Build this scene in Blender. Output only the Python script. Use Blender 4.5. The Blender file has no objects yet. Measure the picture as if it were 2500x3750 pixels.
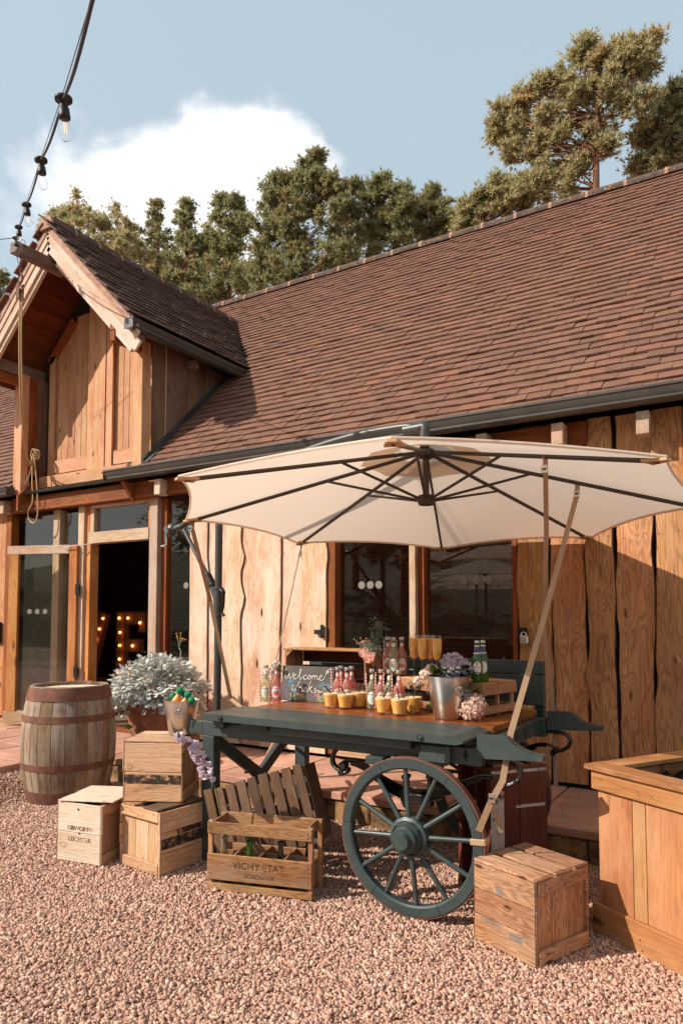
import bpy, math, random
import numpy as np
from mathutils import Vector, Matrix, Euler, noise as mnoise
R = math.radians
random.seed(7); rs = np.random.RandomState(7)
scn = bpy.context.scene
COL = scn.collection
# ------------------------------------------------------------ camera, sky, sun, exposure
CAM = Vector((0, 0, 1.45)); YAW = R(31.1); PIT = R(3.25); FPX = 2563.0
cd = bpy.data.cameras.new('camera'); cam = bpy.data.objects.new('camera', cd); COL.objects.link(cam)
cam.location = CAM; cam.rotation_euler = (R(90) + PIT, 0, YAW)
cd.sensor_fit = 'HORIZONTAL'; cd.sensor_width = 36.0; cd.lens = 36.0 * FPX / 2500
cd.shift_y = (2112 - 1875) / 2500.0
cd.clip_start = 0.05; cd.clip_end = 600
scn.camera = cam
SA, SB = 0.90, 0.98                       # light travels (SA, 1, -SB)
sun_to = Vector((-SA, -1, SB)).normalized()
SUN_EL = math.asin(sun_to.z); SUN_AZ = math.atan2(sun_to.x, sun_to.y)
sd = bpy.data.lights.new('sun', 'SUN'); sd.energy = 4.4; sd.angle = R(0.55); sd.color = (1.0, 0.915, 0.82)
sun = bpy.data.objects.new('sun', sd); COL.objects.link(sun)
sun.rotation_euler = (-sun_to).to_track_quat('-Z', 'Y').to_euler()
vs = scn.view_settings; vs.view_transform = 'Standard'; vs.look = 'None'; vs.exposure = 0.54; vs.gamma = 1.0; vs.use_curve_mapping = False
try:
    scn.cycles.max_bounces = 8; scn.cycles.transparent_max_bounces = 24; scn.cycles.caustics_reflective = False; scn.cycles.caustics_refractive = False
except Exception: pass

FW = Vector((-math.sin(YAW) * math.cos(PIT), math.cos(YAW) * math.cos(PIT), math.sin(PIT)))
RT = Vector((math.cos(YAW), math.sin(YAW), 0)); UP = RT.cross(FW)
def raydir(px, py): return FW + RT * ((px - 1250) / FPX) - UP * ((py - 2112) / FPX)
def at(px, py, ax, v):                     # where a line of sight meets the plane axis = v (photo pixels)
    d = raydir(px, py); t = (v - CAM[ax]) / d[ax]; return CAM + d * t
def atD(px, py, ax, v): return at(px * 1.5944, py * 1.5944, ax, v)
def proj(p):
    q = Vector(p) - CAM; w = q.dot(FW); return 1250 + FPX * q.dot(RT) / w, 2112 - FPX * q.dot(UP) / w, w

# ------------------------------------------------------------ node helpers
def lin(h):
    h = h.lstrip('#'); o = []
    for i in (0, 2, 4):
        c = int(h[i:i+2], 16) / 255; o.append(c / 12.92 if c <= .04045 else ((c + .055) / 1.055) ** 2.4)
    return (o[0], o[1], o[2], 1)
class NT:
    def __init__(s, tree): s.t = tree; s.n = tree.nodes; s.l = tree.links
    def add(s, typ, **kw):
        n = s.n.new(typ)
        for k, v in kw.items():
            if k.startswith('_'): setattr(n, k[1:], v)
        return n
    def put(s, sock, v):
        if hasattr(v, 'is_output') or isinstance(v, bpy.types.NodeSocket): s.l.new(v, sock)
        else: sock.default_value = v
    def math(s, op, a, b=0.0, c=0.0, clamp=False):
        n = s.n.new('ShaderNodeMath'); n.operation = op; n.use_clamp = clamp
        s.put(n.inputs[0], a); s.put(n.inputs[1], b); s.put(n.inputs[2], c); return n.outputs[0]
    def vmath(s, op, a, b=(0, 0, 0)):
        n = s.n.new('ShaderNodeVectorMath'); n.operation = op; s.put(n.inputs[0], a); s.put(n.inputs[1], b)
        return n.outputs['Value'] if op in ('DOT_PRODUCT', 'LENGTH', 'DISTANCE') else n.outputs[0]
    def mix(s, f, a, b, typ='MIX'):
        n = s.n.new('ShaderNodeMix'); n.data_type = 'RGBA'; n.blend_type = typ
        s.put(n.inputs[0], f); s.put(n.inputs[6], a); s.put(n.inputs[7], b); return n.outputs[2]
    def ramp(s, f, lo, hi):                # smooth 0..1 between lo and hi
        n = s.n.new('ShaderNodeMapRange'); n.interpolation_type = 'SMOOTHSTEP'
        s.put(n.inputs[0], f); n.inputs[1].default_value = lo; n.inputs[2].default_value = hi; return n.outputs[0]
    def noise(s, vec, scale, detail=3, rough=.55, dist=0.0):
        n = s.n.new('ShaderNodeTexNoise'); s.put(n.inputs['Vector'], vec)
        n.inputs['Scale'].default_value = scale; n.inputs['Detail'].default_value = detail
        n.inputs['Roughness'].default_value = rough; n.inputs['Distortion'].default_value = dist; return n.outputs[0]
    def voro(s, vec, scale, feat='F1'):
        n = s.n.new('ShaderNodeTexVoronoi'); n.feature = feat; s.put(n.inputs['Vector'], vec); n.inputs['Scale'].default_value = scale; return n.outputs[0]
    def scale(s, vec, xyz): return s.vmath('MULTIPLY', vec, xyz)
    def rnd(s):
        g = s.n.new('ShaderNodeNewGeometry'); o = s.n.new('ShaderNodeObjectInfo')
        return s.math('FRACT', s.math('ADD', s.math('MULTIPLY', g.outputs['Random Per Island'], 3.77), s.math('MULTIPLY', o.outputs['Random'], 7.31)))
    def obj(s): return s.n.new('ShaderNodeTexCoord').outputs['Object']
    def hsv(s, col, h=.5, sa=1, v=1):
        n = s.n.new('ShaderNodeHueSaturation'); s.put(n.inputs['Color'], col); s.put(n.inputs['Hue'], h); s.put(n.inputs['Saturation'], sa); s.put(n.inputs['Value'], v); return n.outputs[0]
    def bump(s, h, st=.3, dist=.01):
        n = s.n.new('ShaderNodeBump'); s.put(n.inputs['Height'], h); n.inputs['Strength'].default_value = st; n.inputs['Distance'].default_value = dist; return n.outputs[0]
def newmat(name):
    m = bpy.data.materials.new(name); m.use_nodes = True; t = NT(m.node_tree); p = t.n['Principled BSDF']; return m, t, p
def P(p, **kw):
    for k, v in kw.items():
        key = {'col': 'Base Color', 'rough': 'Roughness', 'metal': 'Metallic', 'nrm': 'Normal', 'spec': 'Specular IOR Level', 'coat': 'Coat Weight', 'trans': 'Transmission Weight', 'ior': 'IOR', 'emc': 'Emission Color', 'ems': 'Emission Strength', 'alpha': 'Alpha'}[k]
        s = p.inputs[key]
        if isinstance(v, bpy.types.NodeSocket): p.id_data.links.new(v, s)
        else: s.default_value = v

def wood(name, a, b, dark='#3a2416', axis='x', ring=.45, knots=.5, grey=0.0, greyc='#9a8b7d', rough=.75, var=.18, freq=1.0, dirt=.25, coat=0.0):
    m, t, p = newmat(name)
    o = t.obj()
    if axis != 'x':
        sep = t.n.new('ShaderNodeSeparateXYZ'); t.l.new(o, sep.inputs[0]); cmb = t.n.new('ShaderNodeCombineXYZ')
        order = {'z': (2, 0, 1), 'y': (1, 0, 2)}[axis]
        for i, k in enumerate(order): t.l.new(sep.outputs[k], cmb.inputs[i])
        o = cmb.outputs[0]
    r = t.rnd(); off = t.n.new('ShaderNodeCombineXYZ')
    t.put(off.inputs[0], t.math('MULTIPLY', r, 53.0)); t.put(off.inputs[1], t.math('MULTIPLY', r, 91.0)); t.put(off.inputs[2], t.math('MULTIPLY', r, 17.0))
    v = t.vmath('ADD', o, off.outputs[0])
    kn = t.voro(t.scale(v, (1.6 * freq, 5.0 * freq, 5.0 * freq)), 1.0)
    kfield = t.math('POWER', t.math('SUBTRACT', 1.0, t.math('MINIMUM', t.math('MULTIPLY', kn, 2.2), 1.0)), 2.0)
    n1 = t.noise(t.scale(v, (.9 * freq, 7.0 * freq, 7.0 * freq)), 1.0, 2, .45)
    field = t.math('ADD', n1, t.math('MULTIPLY', kfield, .35 * knots))
    rg = t.math('MULTIPLY_ADD', t.math('SINE', t.math('MULTIPLY', field, 100.0)), .5, .5)
    rg = t.math('POWER', rg, 1.6)
    fib = t.noise(t.scale(v, (3.0, 130.0, 130.0)), 1.0, 4, .65)
    blo = t.noise(t.scale(v, (1.3, 5.0, 5.0)), 1.0, 4, .6)
    c = t.mix(t.ramp(blo, .3, .7), lin(a), lin(b))
    c = t.mix(t.math('MULTIPLY', rg, ring), c, lin(dark), 'MIX')
    c = t.mix(t.math('MULTIPLY', t.ramp(fib, .45, .72), .5), c, lin(dark))
    if grey > 0:
        g = t.noise(t.scale(v, (.8, 2.2, 2.2)), 1.4, 5, .7)
        c = t.mix(t.math('MULTIPLY', t.ramp(g, .38, .62), grey), c, lin(greyc))
    km = t.ramp(kn, .13, .05)
    kn_dark = t.math('MULTIPLY', km, min(1, knots * 1.5))
    c = t.mix(kn_dark, c, lin('#4a2a16'))
    if dirt > 0:
        dn = t.noise(t.scale(v, (2.0, 9.0, 9.0)), 2.0, 5, .7)
        c = t.mix(t.math('MULTIPLY', t.ramp(dn, .56, .74), dirt), c, lin('#2a1a12'))
    val = t.math('MULTIPLY_ADD', r, 2 * var, 1.0 - var)
    hue = t.math('MULTIPLY_ADD', t.math('FRACT', t.math('MULTIPLY', r, 5.7)), .016, .492)
    c = t.hsv(c, hue, 1.0, val)
    h = t.math('ADD', t.math('MULTIPLY', fib, .7), t.math('MULTIPLY', rg, .35))
    P(p, col=c, rough=rough, nrm=t.bump(h, .35, .004), spec=.3, coat=coat)
    if coat: p.inputs['Coat Roughness'].default_value = .25
    return m
def flat(name, c, rough=.6, metal=0., var=.08, nscale=40, bump=.15, c2=None, spec=.5, coat=0):
    m, t, p = newmat(name); o = t.obj(); n = t.noise(o, nscale, 4, .6); n2 = t.noise(o, nscale * .13, 4, .6)
    cc = t.mix(t.ramp(n2, .35, .65), lin(c), lin(c2) if c2 else tuple(x * (1 - var) for x in lin(c)[:3]) + (1,))
    P(p, col=cc, rough=rough, metal=metal, spec=spec, nrm=t.bump(n, bump, .003), coat=coat); return m
def thin(name, tint, gloss=.05, rough=.02, density=0.0, body=None, bodymix=0.0):
    """thin clear or tinted glass: what is behind shows through tinted, the surface mirrors by Fresnel"""
    m = bpy.data.materials.new(name); m.use_nodes = True; t = NT(m.node_tree); t.n.remove(t.n['Principled BSDF']); out = t.n['Material Output']
    tr = t.n.new('ShaderNodeBsdfTransparent'); tr.inputs[0].default_value = tint
    gl = t.n.new('ShaderNodeBsdfGlossy'); gl.inputs['Roughness'].default_value = rough
    lw = t.n.new('ShaderNodeLayerWeight'); lw.inputs[0].default_value = .5; frs = t.math('MULTIPLY_ADD', t.math('POWER', lw.outputs['Facing'], 4.0), .75, .035)
    base = tr.outputs[0]
    if body:
        df = t.n.new('ShaderNodeBsdfDiffuse'); df.inputs[0].default_value = body
        mb = t.n.new('ShaderNodeMixShader'); mb.inputs[0].default_value = bodymix; t.l.new(tr.outputs[0], mb.inputs[1]); t.l.new(df.outputs[0], mb.inputs[2]); base = mb.outputs[0]
    ms = t.n.new('ShaderNodeMixShader'); t.l.new(t.math('ADD', frs, gloss, clamp=True), ms.inputs[0])
    t.l.new(base, ms.inputs[1]); t.l.new(gl.outputs[0], ms.inputs[2]); t.l.new(ms.outputs[0], out.inputs[0]); return m
def leafmat(name, c1, c2, c3=None, trans=.25, rough=.6):
    m = bpy.data.materials.new(name); m.use_nodes = True; t = NT(m.node_tree); p = t.n['Principled BSDF']; out = t.n['Material Output']
    r = t.rnd(); c = t.mix(r, lin(c1), lin(c2))
    n = t.noise(t.obj(), .9, 3, .6)
    if c3: c = t.mix(t.math('MULTIPLY', t.ramp(n, .52, .68), t.ramp(r, .35, .75)), c, lin(c3))
    P(p, col=c, rough=rough, spec=.25)
    tl = t.n.new('ShaderNodeBsdfTranslucent'); t.l.new(c, tl.inputs[0]); ms = t.n.new('ShaderNodeMixShader'); ms.inputs[0].default_value = trans
    t.l.new(p.outputs[0], ms.inputs[1]); t.l.new(tl.outputs[0], ms.inputs[2]); t.l.new(ms.outputs[0], out.inputs[0]); return m

# ------------------------------------------------------------ world: daylight sky with soft cumulus
w = bpy.data.worlds.new('World'); scn.world = w; w.use_nodes = True; wt = NT(w.node_tree); bg = wt.n['Background']
sky = wt.n.new('ShaderNodeTexSky'); sky.sky_type = 'NISHITA'; sky.sun_disc = False
sky.sun_elevation = SUN_EL; sky.sun_rotation = SUN_AZ; sky.altitude = 100; sky.air_density = 1.0; sky.dust_density = 2.2; sky.ozone_density = 1.0
gd = wt.n.new('ShaderNodeTexCoord').outputs['Generated']
skyc = wt.hsv(sky.outputs[0], .49, .62, 1.0)
skyc = wt.mix(.62, skyc, (4.3, 5.35, 6.0, 1))
wn = wt.n.new('ShaderNodeTexNoise'); wt.l.new(gd, wn.inputs['Vector']); wn.inputs['Scale'].default_value = 7.0; wn.inputs['Detail'].default_value = 4
gdw = wt.vmath('ADD', gd, wt.vmath('MULTIPLY', wt.vmath('SUBTRACT', wn.outputs['Color'], (.5, .5, .5)), (.22, .22, .22)))
def blobf(px, py, s):
    d = raydir(px * 1.5944, py * 1.5944).normalized()
    dd = wt.vmath('DISTANCE', gdw, tuple(d)); return wt.math('MAXIMUM', wt.math('SUBTRACT', 1.0, wt.math('DIVIDE', dd, s)), 0.0)
f = None
for (bx, by, s_, k_) in ((590, 350, .085, .9), (490, 335, .06, .5), (690, 370, .07, .5), (430, 450, .12, .9), (250, 430, .10, .7), (600, 450, .12, .8), (330, 540, .2, .8), (0, 330, .07, .5), (40, 520, .13, .6), (730, 480, .1, .4)):
    q = wt.math('MULTIPLY', blobf(bx, by, s_), k_); f = q if f is None else wt.math('ADD', f, q)
cn = wt.noise(wt.scale(gd, (1, 1, 1.5)), 5.5, 9, .66, .6)
cn2 = wt.noise(wt.scale(gd, (1, 1, 2.2)), 1.3, 4, .5)
back = wt.math('MULTIPLY', wt.ramp(wt.vmath('DOT_PRODUCT', gd, tuple(FW)), .75, .3), wt.ramp(cn2, .40, .62))  # unseen clouds behind the camera, added and thickened for fill light
fld = wt.math('ADD', wt.math('ADD', wt.math('MULTIPLY', f, 1.0), wt.math('MULTIPLY', back, .9)), wt.math('MULTIPLY', wt.math('SUBTRACT', cn, .5), 2.3))
cm = wt.ramp(fld, .26, 1.35)
ccol = wt.mix(wt.ramp(wt.noise(gd, 5, 4, .6), .35, .7), (7.6, 7.7, 7.9, 1), (9.2, 9.0, 8.9, 1))
wt.l.new(wt.mix(wt.math('MULTIPLY', cm, .93), skyc, ccol), bg.inputs[0]); bg.inputs[1].default_value = 0.104

# ------------------------------------------------------------ mesh helpers
class MB:
    def __init__(s): s.v = []; s.f = []; s.m = []
    def face(s, idx, mi=0): s.f.append(tuple(idx)); s.m.append(mi)
    def addv(s, pts): n = len(s.v); s.v.extend([tuple(p) for p in pts]); return n
    def box(s, c, d, b=.0, M=None, mi=0):
        c = Vector(c); h = [x / 2 for x in d]; b = min(b, min(h) * .6); M = M or Matrix.Identity(3)
        def T(p): return tuple(M @ Vector(p) + c)
        S = [(x, y, z) for x in (-1, 1) for y in (-1, 1) for z in (-1, 1)]
        if b <= 0:
            n = s.addv([T((q[0] * h[0], q[1] * h[1], q[2] * h[2])) for q in S])
            for f in ((0, 1, 3, 2), (4, 6, 7, 5), (0, 4, 5, 1), (2, 3, 7, 6), (0, 2, 6, 4), (1, 5, 7, 3)): s.face([n + i for i in f], mi)
            return
        loc = []; ix = {}
        for q in S:
            for a in range(3):
                ix[(q, a)] = len(loc); loc.append(Vector([q[k] * (h[k] if k == a else h[k] - b) for k in range(3)]))
        n = s.addv([T(p) for p in loc]); fs = []
        for a in range(3):
            o = [k for k in range(3) if k != a]
            for sg in (-1, 1):
                ring = []
                for (u, v) in ((-1, -1), (1, -1), (1, 1), (-1, 1)):
                    q = [0, 0, 0]; q[a] = sg; q[o[0]] = u; q[o[1]] = v; ring.append(ix[(tuple(q), a)])
                fs.append(ring)
        for a in range(3):
            o = [k for k in range(3) if k != a]
            for u in (-1, 1):
                for v in (-1, 1):
                    q0 = [0] * 3; q1 = [0] * 3; q0[a] = -1; q1[a] = 1; q0[o[0]] = q1[o[0]] = u; q0[o[1]] = q1[o[1]] = v
                    q0 = tuple(q0); q1 = tuple(q1); fs.append([ix[(q0, o[0])], ix[(q1, o[0])], ix[(q1, o[1])], ix[(q0, o[1])]])
        for q in S: fs.append([ix[(q, 0)], ix[(q, 1)], ix[(q, 2)]])
        for fc in fs:
            cen = sum((loc[i] for i in fc), Vector()) / len(fc); nn = (loc[fc[1]] - loc[fc[0]]).cross(loc[fc[2]] - loc[fc[1]])
            if nn.dot(cen) < 0: fc = fc[::-1]
            s.face([n + i for i in fc], mi)
    def prism(s, pts, ext, mi=0):          # polygon (3D points) pushed along ext
        k = len(pts); e = Vector(ext); n = s.addv(pts); n2 = s.addv([Vector(p) + e for p in pts])
        nn = Vector((0, 0, 0))
        for i in range(k): nn += Vector(pts[i]).cross(Vector(pts[(i + 1) % k]))
        flip = nn.dot(e) > 0
        a = list(range(n, n + k)); bq = list(range(n2, n2 + k))
        s.face(a[::-1] if flip else a, mi); s.face(bq if flip else bq[::-1], mi)
        for i in range(k):
            j = (i + 1) % k; q = [a[i], a[j], bq[j], bq[i]]; s.face(q if flip else q[::-1], mi)
    def tube(s, pts, r, n=8, mi=0, cap=True, flat=None):
        pts = [Vector(p) for p in pts]; k = len(pts); rr = r if isinstance(r, (list, tuple)) else [r] * k; base = None; rings = []
        t0 = (pts[1] - pts[0]).normalized(); ref = Vector((0, 0, 1)) if abs(t0.z) < .9 else Vector((1, 0, 0)); u = t0.cross(ref).normalized()
        for i in range(k):
            t = (pts[min(i + 1, k - 1)] - pts[max(i - 1, 0)]).normalized(); u = (u - t * u.dot(t)).normalized(); v = t.cross(u)
            fu, fv = flat if flat else (1, 1)
            rings.append(s.addv([pts[i] + (u * math.cos(2 * math.pi * j / n) * fu + v * math.sin(2 * math.pi * j / n) * fv) * rr[i] for j in range(n)]))
        for i in range(k - 1):
            for j in range(n):
                a = rings[i]; b = rings[i + 1]; s.face([a + j, a + (j + 1) % n, b + (j + 1) % n, b + j], mi)
        if cap: s.face([rings[0] + j for j in range(n)][::-1], mi); s.face([rings[-1] + j for j in range(n)], mi)
    def lathe(s, prof, n=24, c=(0, 0, 0), mi=0, M=None, cap=False):
        c = Vector(c); rings = []; M = M or Matrix.Identity(3)
        for (r, z) in prof: rings.append(s.addv([M @ Vector((r * math.cos(2 * math.pi * j / n), r * math.sin(2 * math.pi * j / n), z)) + c for j in range(n)]))
        for i in range(len(prof) - 1):
            for j in range(n): a = rings[i]; b = rings[i + 1]; s.face([a + j, a + (j + 1) % n, b + (j + 1) % n, b + j], mi)
        if cap: s.face([rings[0] + j for j in range(n)][::-1], mi); s.face([rings[-1] + j for j in range(n)], mi)
    def sphere(s, c, r, n=12, m=8, sc=(1, 1, 1), mi=0):
        c = Vector(c); pr = [(math.sin(math.pi * i / m) * r, -math.cos(math.pi * i / m) * r) for i in range(m + 1)]
        pr[0] = (1e-4 * r, -r); pr[-1] = (1e-4 * r, r); n0 = len(s.v); s.lathe(pr, n, (0, 0, 0), mi)
        for i in range(n0, len(s.v)): p = s.v[i]; s.v[i] = (p[0] * sc[0] + c.x, p[1] * sc[1] + c.y, p[2] * sc[2] + c.z)
    def mesh(s, name, mats, smooth=False):
        me = bpy.data.meshes.new(name); me.from_pydata(s.v, [], s.f)
        for m in (mats if isinstance(mats, (list, tuple)) else [mats]): me.materials.append(m)
        if len(set(s.m)) > 1: me.polygons.foreach_set('material_index', s.m)
        if smooth: me.polygons.foreach_set('use_smooth', [True] * len(s.f)); 
        me.update(); return me
def link(name, me, parent=None, loc=None, rot=None, label=None, kind=None):
    o = bpy.data.objects.new(name, me); COL.objects.link(o); o.parent = parent
    if loc is not None: o.location = loc
    if rot is not None: o.rotation_euler = rot
    if label: o['label'] = label
    if kind: o['kind'] = kind
    return o
def part(name, mb, mat, parent=None, smooth=False, **kw):
    me = mb.mesh(name, mat, smooth)
    if smooth and smooth != 'all':
        try: me.set_sharp_from_angle(angle=R(38))
        except Exception: pass
    return link(name, me, parent, **kw)
def thing(name, label, cat, loc=(0, 0, 0), rz=0, group=None, rot=None):
    o = bpy.data.objects.new(name, None); COL.objects.link(o); o.empty_display_size = .1; o.location = loc; o.rotation_euler = rot or (0, 0, rz)
    o['label'] = label; o['category'] = cat
    if group: o['group'] = group
    return o
def tag(o, label, cat, group=None):
    o['label'] = label; o['category'] = cat
    if group: o['group'] = group
    return o
AX = {'x': Matrix.Identity(3), 'y': Matrix(((0, -1, 0), (1, 0, 0), (0, 0, 1))), 'z': Matrix(((0, 0, 1), (0, 1, 0), (-1, 0, 0)))}
def plank(name, parent, c, s, axis, mat, b=.002, rot=None, label=None, jit=0.0):
    """box of size s (parent axes) centred at c; its local X runs along axis so the grain follows"""
    A = AX[axis]; d = [abs(sum(A[i][k] * s[i] for i in range(3))) for k in range(3)]
    mb = MB(); mb.box((0, 0, 0), d, b); M = A
    if rot is not None: M = Euler(rot).to_matrix() @ A
    if jit: M = Euler((random.uniform(-jit, jit), random.uniform(-jit, jit), random.uniform(-jit, jit))).to_matrix() @ M
    o = link(name, mb.mesh(name, mat), parent, label=label); o.matrix_local = Matrix.Translation(Vector(c)) @ M.to_4x4(); return o
def copytree(o, parent=None):
    c = o.copy(); COL.objects.link(c); c.parent = parent
    for ch in list(o.children): copytree(ch, c)
    return c
def text_verts(s, size, extrude=0):
    cu = bpy.data.curves.new('t', 'FONT'); cu.body = s; cu.size = size; cu.offset = .012 * size if size > .02 else 0; cu.align_x = 'CENTER'; cu.align_y = 'CENTER'; cu.resolution_u = 3
    o = bpy.data.objects.new('t', cu); COL.objects.link(o); bpy.context.view_layer.update()
    me = bpy.data.meshes.new_from_object(o.evaluated_get(bpy.context.evaluated_depsgraph_get()))
    vs_ = [tuple(v.co) for v in me.vertices]; fs = [tuple(p.vertices) for p in me.polygons]
    bpy.data.objects.remove(o); bpy.data.curves.remove(cu); bpy.data.meshes.remove(me); return vs_, fs
def lettering(parent, s, size, mat, fn, name='lettering'):
    v, f_ = text_verts(s, size); mb = MB(); mb.addv([fn(p[0], p[1]) for p in v])
    for q in f_: mb.face(q)
    return part(name, mb, mat, parent)
def catmull(pts, k=6):
    pts = [Vector(p) for p in pts]; o = []
    for i in range(len(pts) - 1):
        a = pts[max(i - 1, 0)]; b = pts[i]; c = pts[i + 1]; d = pts[min(i + 2, len(pts) - 1)]
        for j in range(k):
            t = j / k; o.append(.5 * ((2 * b) + (c - a) * t + (2 * a - 5 * b + 4 * c - d) * t * t + (3 * b - a - 3 * c + d) * t ** 3))
    o.append(pts[-1]); return o
def rotM(ax, a): return Matrix.Rotation(a, 3, ax)

# ------------------------------------------------------------ materials
W_light = wood('sunbleached_larch', '#d8b594', '#c69a75', dark='#9c6b47', axis='z', ring=.5, knots=.75, freq=1.35, grey=.5, greyc='#e6d3c0', dirt=.12, var=.08)
W_brown = wood('shaded_brown_larch', '#cb9664', '#b07648', dark='#5c331b', axis='z', ring=.5, knots=.9, freq=1.35, grey=.25, greyc='#b08a66', dirt=.35, var=.12)  # own brown, with some of the canopy's shadow put into the tone
M_bark = flat('dark_bark_edge', '#3a2216', .95, bump=.8, nscale=120, c2='#1a0f0a')
W_frame = wood('weathered_frame_timber', '#bba084', '#a88460', dark='#6d4b33', ring=.25, knots=.35, grey=.6, greyc='#bfae9d', dirt=.25)
W_door = wood('orange_door_timber', '#c98648', '#a8602b', dark='#7c4319', ring=.3, knots=.5, grey=.2, greyc='#cf9f70', dirt=.3)
W_dorm = wood('dormer_boards', '#cb9a70', '#b07a50', dark='#7d4c2c', ring=.3, knots=.9, freq=1.6, grey=.3, greyc='#d0a887', dirt=.18, var=.12)
W_cheek = wood('shaded_cheek_boards', '#8a6446', '#6e4a30', dark='#3f2614', ring=.3, knots=.5, grey=.5, greyc='#8b7462', dirt=.35)  # shade of the side turned from the sun put into the colour
W_soff = wood('red_stained_soffit', '#7d3c1c', '#5e2810', dark='#34140a', ring=.25, knots=.6, dirt=.3)
W_soffy = wood('red_stained_soffit_boards', '#7d3c1c', '#5e2810', dark='#34140a', axis='y', ring=.25, knots=.6, dirt=.3)
W_cheekz = wood('shaded_cheek_uprights', '#8a6446', '#6e4a30', dark='#3f2614', axis='z', ring=.3, knots=.5, grey=.5, greyc='#8b7462', dirt=.35)  # same darkened colour, with the cheek's shade in it
W_barge = wood('weathered_bargeboard', '#c9ab93', '#b98e6f', dark='#8b6649', ring=.15, knots=.5, freq=1.3, grey=.6, greyc='#cdbfb2', dirt=.15, var=.05)
W_beam = wood('old_hoist_beam', '#7a604e', '#5e483a', dark='#2f221a', ring=.35, knots=.4, grey=.4, dirt=.5)
W_plate = wood('stained_wall_plate', '#9a5526', '#7c3d17', dark='#3f1c0a', ring=.25, knots=.4, dirt=.5)
W_white = wood('bleached_crate_wood', '#ddcbb8', '#d0b79c', dark='#b08a63', ring=.3, knots=.35, freq=1.8, grey=.3, greyc='#e6d8c4', dirt=.12)
W_tan = wood('tan_crate_wood', '#d2ae8c', '#c0946d', dark='#8a5d40', ring=.3, knots=.6, freq=1.8, dirt=.5)
W_tan2 = wood('knotty_tan_crate_wood', '#bf9670', '#a2724c', dark='#754b2d', ring=.3, knots=.7, freq=2.0, dirt=.4)
W_orange = wood('orange_crate_wood', '#c0926a', '#a3714a', dark='#6a3d20', ring=.62, knots=.8, freq=2.2, grey=.25, dirt=.6)
W_old = wood('brown_bottle_crate_wood', '#b07d50', '#85552f', dark='#4f2d15', ring=.45, knots=.8, freq=2.2, grey=.35, greyc='#a8907a', dirt=.5)
W_dark = wood('dark_slat_wood', '#76543a', '#553823', dark='#2c1a0e', ring=.35, knots=.5, freq=2.0, grey=.3, greyc='#7d6a58', dirt=.55, var=.22)
W_red = wood('red_brown_box_wood', '#74402a', '#56291a', dark='#2f130b', ring=.3, knots=.6, freq=1.8, dirt=.5)
W_plant = wood('stained_planter_wood', '#b57f50', '#986038', dark='#6a4020', ring=.14, knots=.6, freq=1.0, grey=.5, greyc='#b58c68', rough=.6, dirt=.5, var=.08)
W_top = wood('oiled_table_boards', '#a5622f', '#82451c', dark='#45200c', ring=.4, knots=.6, rough=.3, dirt=.4, coat=.4)
W_stave = wood('grey_barrel_staves', '#947759', '#6f533a', dark='#413225', axis='z', ring=.3, knots=.15, freq=1.5, grey=.55, greyc='#aca294', dirt=.55, var=.2)
W_letter = wood('letter_box_wood', '#a8683f', '#8a5230', dark='#2b150a', ring=.3, knots=.4, dirt=.4)

def tilemat(name, lichen=.5, dark=None, mean='#6f4a3a'):
    m, t, p = newmat(name); r = t.rnd(); o = t.obj(); g = t.n.new('ShaderNodeNewGeometry').outputs['Position']
    rp = t.n.new('ShaderNodeValToRGB'); t.l.new(r, rp.inputs[0]); cr = rp.color_ramp; cr.interpolation = 'CONSTANT'
    cols = dark or ['#744b3b', '#6a4638', '#7b5040', '#6e493b', '#61423a', '#774d3d', '#70493a', '#84523e', '#67463b', '#77533f', '#6d4538', '#776056']
    cr.elements[0].color = lin(cols[0]); cr.elements[1].position = .999; cr.elements[1].color = lin(cols[-1])
    for i, c in enumerate(cols[1:-1]): e = cr.elements.new((i + 1) / 11.2); e.color = lin(c)
    n = t.noise(g, 22, 5, .7); n2 = t.noise(g, 3.0, 4, .6); n3 = t.noise(g, 95, 3, .7)
    c = t.mix(.42, rp.outputs[0], lin(mean))
    c = t.mix(t.math('MULTIPLY', t.ramp(n, .45, .7), .4), c, lin('#8b6857'))
    c = t.mix(t.math('MULTIPLY', t.ramp(n2, .45, .7), .25), c, lin('#5a3b2f'))
    c = t.mix(t.math('MULTIPLY', t.ramp(n3, .66, .74), lichen), c, lin('#b9a78c'))
    c = t.hsv(c, .505, .95, 1.0)
    P(p, col=c, rough=.85, spec=.25, nrm=t.bump(n3, .4, .004)); return m
M_drop = flat('pale_mortar_smear', '#cfc8c0', .9, bump=.5)
M_tile = tilemat('clay_roof_tile', .4)
M_tiled = tilemat('dark_dormer_tile', .3, ['#54382e', '#483229', '#5d4034', '#4d362c', '#403029', '#593d31', '#513a30', '#664636', '#47352d', '#5a4439', '#4a3229', '#57504b'], '#4f382d')  # darker tile palette for the dormer's right slope
m, t, p = newmat('mossy_ridge_tile'); g = t.n.new('ShaderNodeNewGeometry').outputs['Position']; n = t.noise(g, 9, 6, .7)
c = t.mix(t.ramp(n, .4, .6), lin('#5a463b'), lin('#43362e')); c = t.mix(t.ramp(t.noise(g, 17, 4, .6), .6, .68), c, lin('#8d5a2a')); c = t.mix(t.ramp(t.noise(g, 30, 3, .6), .64, .7), c, lin('#a39a86'))
P(p, col=c, rough=.95, nrm=t.bump(n, .6, .01)); M_ridge = m
M_mortar = flat('pink_mortar', '#b08f7c', .95, bump=.6, nscale=60, c2='#99745f')
M_under = flat('dark_underlay', '#1d1511', .95)
M_lead = flat('dark_lead_flashing', '#35322f', .6, metal=.2, bump=.5, nscale=25, c2='#4a4743')
M_gut = flat('black_gutter_plastic', '#3b3733', .35, bump=.05, c2='#454039', spec=.5)
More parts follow.
